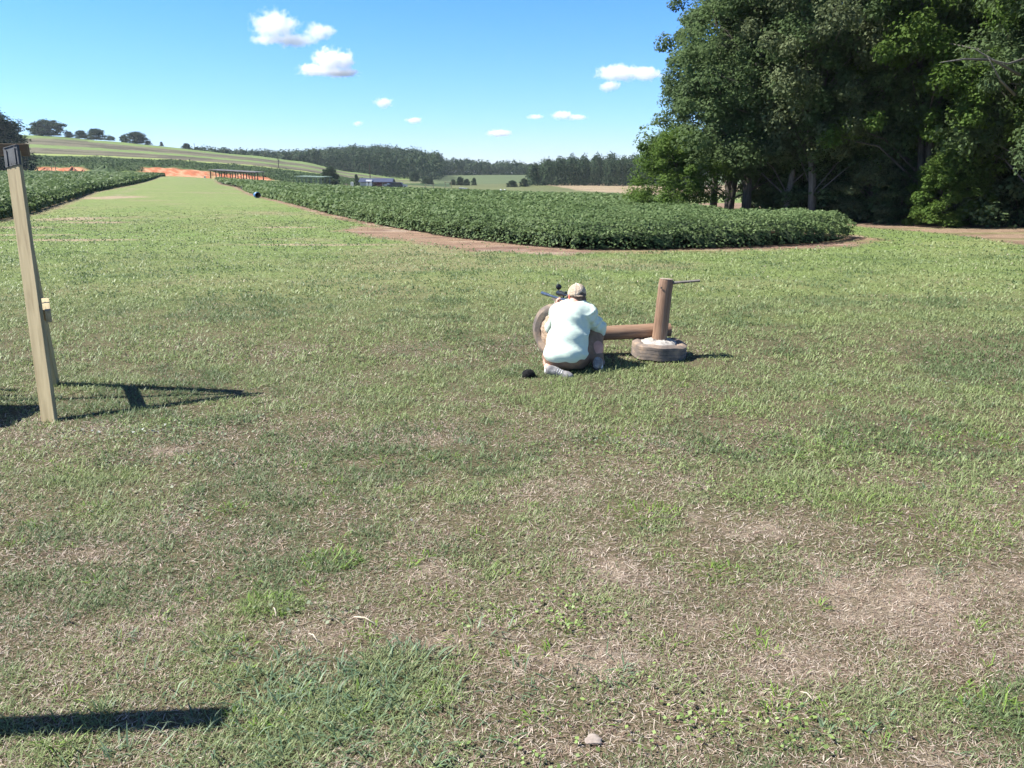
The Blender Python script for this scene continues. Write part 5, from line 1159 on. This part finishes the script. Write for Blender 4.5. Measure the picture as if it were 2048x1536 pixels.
# shirt
sh = [cap(neck + [0, -.005, -.03], chest, .092, .16), ell(chest + [0, 0, -.01], (.196, .155, .19)), ell(belly + [0, -.005, 0], (.210, .178, .19)), ell(pelv + [-.005, -.012, .03], (.218, .182, .13)),
      cap(chest + [-.06, 0, .075], shL, .100, .084), cap(chest + [.06, 0, .075], shR, .100, .084), cap(shL, elL, .074, .062), cap(elL, elL + (wrL - elL) * .72, .060, .046), cap(shR, elR, .078, .064), cap(elR, elR + (wrR - elR) * .70, .062, .048), cap(neck + [-.01, -.01, .0], shL + [0, 0, .02], .075, .085), cap(neck + [.0, -.01, .0], shR + [0, 0, .02], .075, .085)]
def folds(G):
    x, y, z = G[..., 0], G[..., 1], G[..., 2]
    side = np.clip((x - (chest[0] + .02)) / .16, 0, 1)
    w1 = np.sin(46 * (z + .55 * (x - .1)) + 5 * np.sin(9 * x + 3)) * side
    w2 = np.sin(30 * (z * .5 + x) + 4 * np.sin(7 * z)) * .35 * (.3 + side)
    hem = np.clip((.30 - z) / .15, 0, 1); w3 = np.sin(34 * x + 10 * z) * hem
    arm = np.clip((x - shR[0] + .0) / .06, 0, 1) * np.sin(60 * (z - .7 * x) + 2 * np.sin(20 * y))
    d_ = np.linalg.norm(G - (shR + np.array([.0, -.06, -.06])), axis=-1); pit = np.exp(-(d_ / .10) ** 2) * np.sin(70 * (x * .8 + z * .6))
    w4 = (1 - np.abs(np.sin(13 * (z * 1.2 - .8 * x) + 3.0 * np.sin(6 * x + 5 * z)))) ** 3
    w5 = (1 - np.abs(np.sin(17 * (z + .45 * x) + 2.2 * np.sin(11 * x)))) ** 3 * (.35 + .65 * side)
    return -.0018 * w1 - .001 * w2 - .004 * w3 - .005 * arm - .010 * pit - .001 * w4 - .008 * w5 * np.clip(side + .25, 0, 1) * 1.9
hemz = float(Q(1130, 727, 7.62)[2])
def under(G): return hemz + .02 * np.sin(9 * G[..., 0]) * 0 + .05 * np.clip(G[..., 0] - .05, 0, 1) + .3 * np.clip(G[..., 1] + .02, 0, 1) - G[..., 2]
surf("shirt", sh, .0075, .045, shirtm, man, cut=[under, lambda G: (G - (neck + np.array([0, 0, .052]))) @ (UP * .93 + np.array([0, -.2, 0]))], disp=folds)
surf("collar", [cap(neck + [-.075, -.02, .015], neck + [-.02, -.082, .010], .016, .016), cap(neck + [-.02, -.082, .010], neck + [.04, -.075, .010], .016, .016), cap(neck + [.04, -.075, .010], neck + [.082, -.01, .012], .016, .015)], .005, .02, shirtm, man)
bm = bmesh.new(); lab = Q(1126, 638, 7.81); box(bm, (0, 0, 0), (.022, .003, .006)); lb_o = bmo("yoke_tag", bm, mat_noise("grey_tag", (.25, .27, .27), (.35, .37, .37), 30, .8, 0), man); lb_o.location = lab
# shorts, carried down the right shin: the brown puts its shade into colour
surf("shorts", [ell(pelv + [0, 0, -.005], (.205, .178, .135)), cap(hipR, knR, .116, .082), cap(knR, knR + (anR - knR) * .85, .082, .062), cap(hipL, hipL + (knL - hipL) * .8, .112, .09)], .009, .05, shortm, man,
     disp=lambda G: .004 * np.sin(40 * G[..., 0] + 25 * G[..., 2]) * np.sin(22 * G[..., 1] + 8), cut=[lambda G: .012 - G[..., 2]])
# shoes
def shoe(heel, toe, upv):
    heel, toe = np.array(heel), np.array(toe); d = (toe - heel) / np.linalg.norm(toe - heel); e_ = empty("shoe", (0, 0, 0)); e_.parent = man
    n = upv - d * (upv @ d); n /= np.linalg.norm(n)
    o1 = surf("upper", [cap(heel + n * .02, heel + d * .06 + n * .03, .040, .042), cap(heel + d * .06 + n * .03, toe - d * .06 + n * .006, .042, .036), cap(toe - d * .06 + n * .006, toe - d * .03, .036, .03), cap(heel + d * .01 + n * .02, heel + n * .06 + d * .015, .038, .036)], .006, .03, shoem, e_)
    o2 = surf("sole", [cap(heel - n * .014, toe - d * .03 - n * .014, .038, .036)], .006, .02, solem, e_, cut=[lambda G: (G - (heel - n * .012)) @ n, lambda G: -((G - (heel - n * .030)) @ n)])
    bm = bmesh.new()
    for i in range(4):
        a = heel + d * (.075 + i * .022) + n * (.070 - i * .006); s_ = np.cross(d, n); tube(bm, [Vector(a - s_ * .022), Vector(a + n * .004), Vector(a + s_ * .022)], .003, 6)
    bmo("lace", bm, wht, e_)
    return e_
shoe(Q(1100, 744, 7.64), Q(1147, 757, 7.52) + [0, 0, .012], np.array([-.25, -.6, .75]))
ar = anR.copy(); ar[2] = .045; shoe(ar + [-.02, -.05, 0], ar + [.05, .17, 0], np.array([0, 0, 1.0]))
for a, b, r_ in [(anL + (knL - anL) * .12, anL - [0, .01, .02], .047), (anR + (knR - anR) * .15, anR, .046)]: surf("sock", [cap(a, b, r_, r_)], .006, .01, wht, man)
tag(man, "man in pale mint shirt, beige cap and shorts crouching behind the tyre, aiming a rifle", "person")

# ------------------------------------------------------------------ rifle
e = empty("rifle", base); steel = mat_noise("blued_steel", (.10, .13, .18), (.20, .24, .31), 20, .28, .02, metal=.75); blackm = mat_noise("black_scope", (.010, .011, .014), (.022, .024, .03), 20, .35, .02); stockm = mat_noise("grey_brown_stock", (.12, .10, .08), (.20, .17, .13), 10, .6, .1)
v = lambda p: Vector(p)
upr = np.array([0, 0, 1.0]); 
bm = bmesh.new(); tube(bm, [v(muz), v(muz + RD * .02), v(muz + RD * .20), v(muz + RD * .21), v(act + RD * .02)], [.0165, .018, .018, .0125, .0155], 20); bmo("barrel", bm, steel, e, auto=R(40))
bm = bmesh.new(); tube(bm, [v(act - RD * .02 + upr * .004), v(act + RD * .20 + upr * .004)], [.019, .019], 16); bmo("receiver", bm, steel, e, auto=R(40))
bm = bmesh.new(); side = np.cross(RD, upr)
def sect(p, hw, ht, hb): return [bm.verts.new(v(p + side * sx * hw + upr * (ht if sz > 0 else -hb))) for sx, sz in ((-1, 1), (1, 1), (1, -1), (-1, -1))]
secs = [sect(act - RD * .28 - upr * .012, .018, 0, .02), sect(act - RD * .05 - upr * .012, .024, .0, .032), sect(act + RD * .10 - upr * .012, .024, .0, .04), sect(act + RD * .18 - upr * .02, .02, .005, .04), sect(act + RD * .26 - upr * .022, .022, .02, .045), sect(act + RD * .44 - upr * .022, .022, .028, .09)]
for s0, s1 in zip(secs, secs[1:]):
    for i in range(4): bm.faces.new([s0[i], s0[(i + 1) % 4], s1[(i + 1) % 4], s1[i]])
bm.faces.new(list(reversed(secs[0]))); bm.faces.new(secs[-1]); bmo("stock", bm, stockm, e, bevel=.006)
sc0 = act + upr * .058 - RD * .10; sc = bmesh.new()
tube(sc, [v(sc0 - RD * .045), v(sc0 - RD * .0), v(sc0 + RD * .05), v(sc0 + RD * .08), v(sc0 + RD * .20), v(sc0 + RD * .23), v(sc0 + RD * .30)], [.031, .031, .027, .0165, .0165, .022, .023], 20)
tube(sc, [v(sc0 + RD * .14), v(sc0 + RD * .14 + upr * .035)], [.014, .014], 12); so_ = bmo("scope", sc, blackm, e, auto=R(40))
bm = bmesh.new(); fc = sc0 - RD * .045 + upr * .064; M_ = Matrix.Translation(v(fc)) @ Matrix(np.stack([side, upr * .97 - RD * .1, RD], 1).tolist()).to_4x4(); bmesh.ops.create_cone(bm, cap_ends=True, segments=24, radius1=.031, radius2=.031, depth=.008, matrix=M_); box(bm, v(sc0 - RD * .045 + upr * .032), (.012, .012, .012)); bmo("lens_cap", bm, blackm, so_, True)
for q in (.085, .185):
    bm = bmesh.new(); a = sc0 + RD * q; tube(bm, [v(a - upr * .045), v(a)], [.009, .012], 10); bmo("scope_mount", bm, blackm, e)
bp0 = act - RD * .20 - upr * .030; tt = Q(1112, 613, 8.50)
for s_, end in ((1, None), (-1, None)):
    bm = bmesh.new(); foot = bp0 + side * s_ * .035 + np.array([.0, -.02, -.055]) if s_ > 0 else bp0 - RD * .16 + side * -.02 - upr * .01
    tube(bm, [v(bp0 + side * s_ * .008), v(foot)], [.008, .007], 8); bmesh.ops.create_icosphere(bm, subdivisions=2, radius=.012, matrix=Matrix.Translation(v(foot))); bmo("bipod_leg", bm, blackm if s_ < 0 else mat_noise("worn_bipod_leg", (.25, .24, .21), (.36, .34, .3), 30, .5, .05, metal=.4), e, True)
tag(e, "rifle with thick blued barrel and scope with raised lens cap, aimed left over the tyre", "rifle")

# ------------------------------------------------------------------ haze
if HAZE > 0:
    hm = bpy.data.materials.new("haze_air"); hm.use_nodes = True; t = hm.node_tree; t.nodes.clear(); o_ = N(t, 'ShaderNodeOutputMaterial'); pv = N(t, 'ShaderNodeVolumePrincipled'); pv.inputs['Color'].default_value = (.80, .90, 1.0, 1); pv.inputs['Density'].default_value = HAZE; pv.inputs['Anisotropy'].default_value = .2; t.links.new(pv.outputs[0], o_.inputs['Volume'])
    bm = bmesh.new(); box(bm, (0, 0, 0), (11200, 11200, 54)); hz = bmo("haze", bm, hm); hz.location = (0, 0, 54 / 2 - 8.0); hz['kind'] = 'stuff'
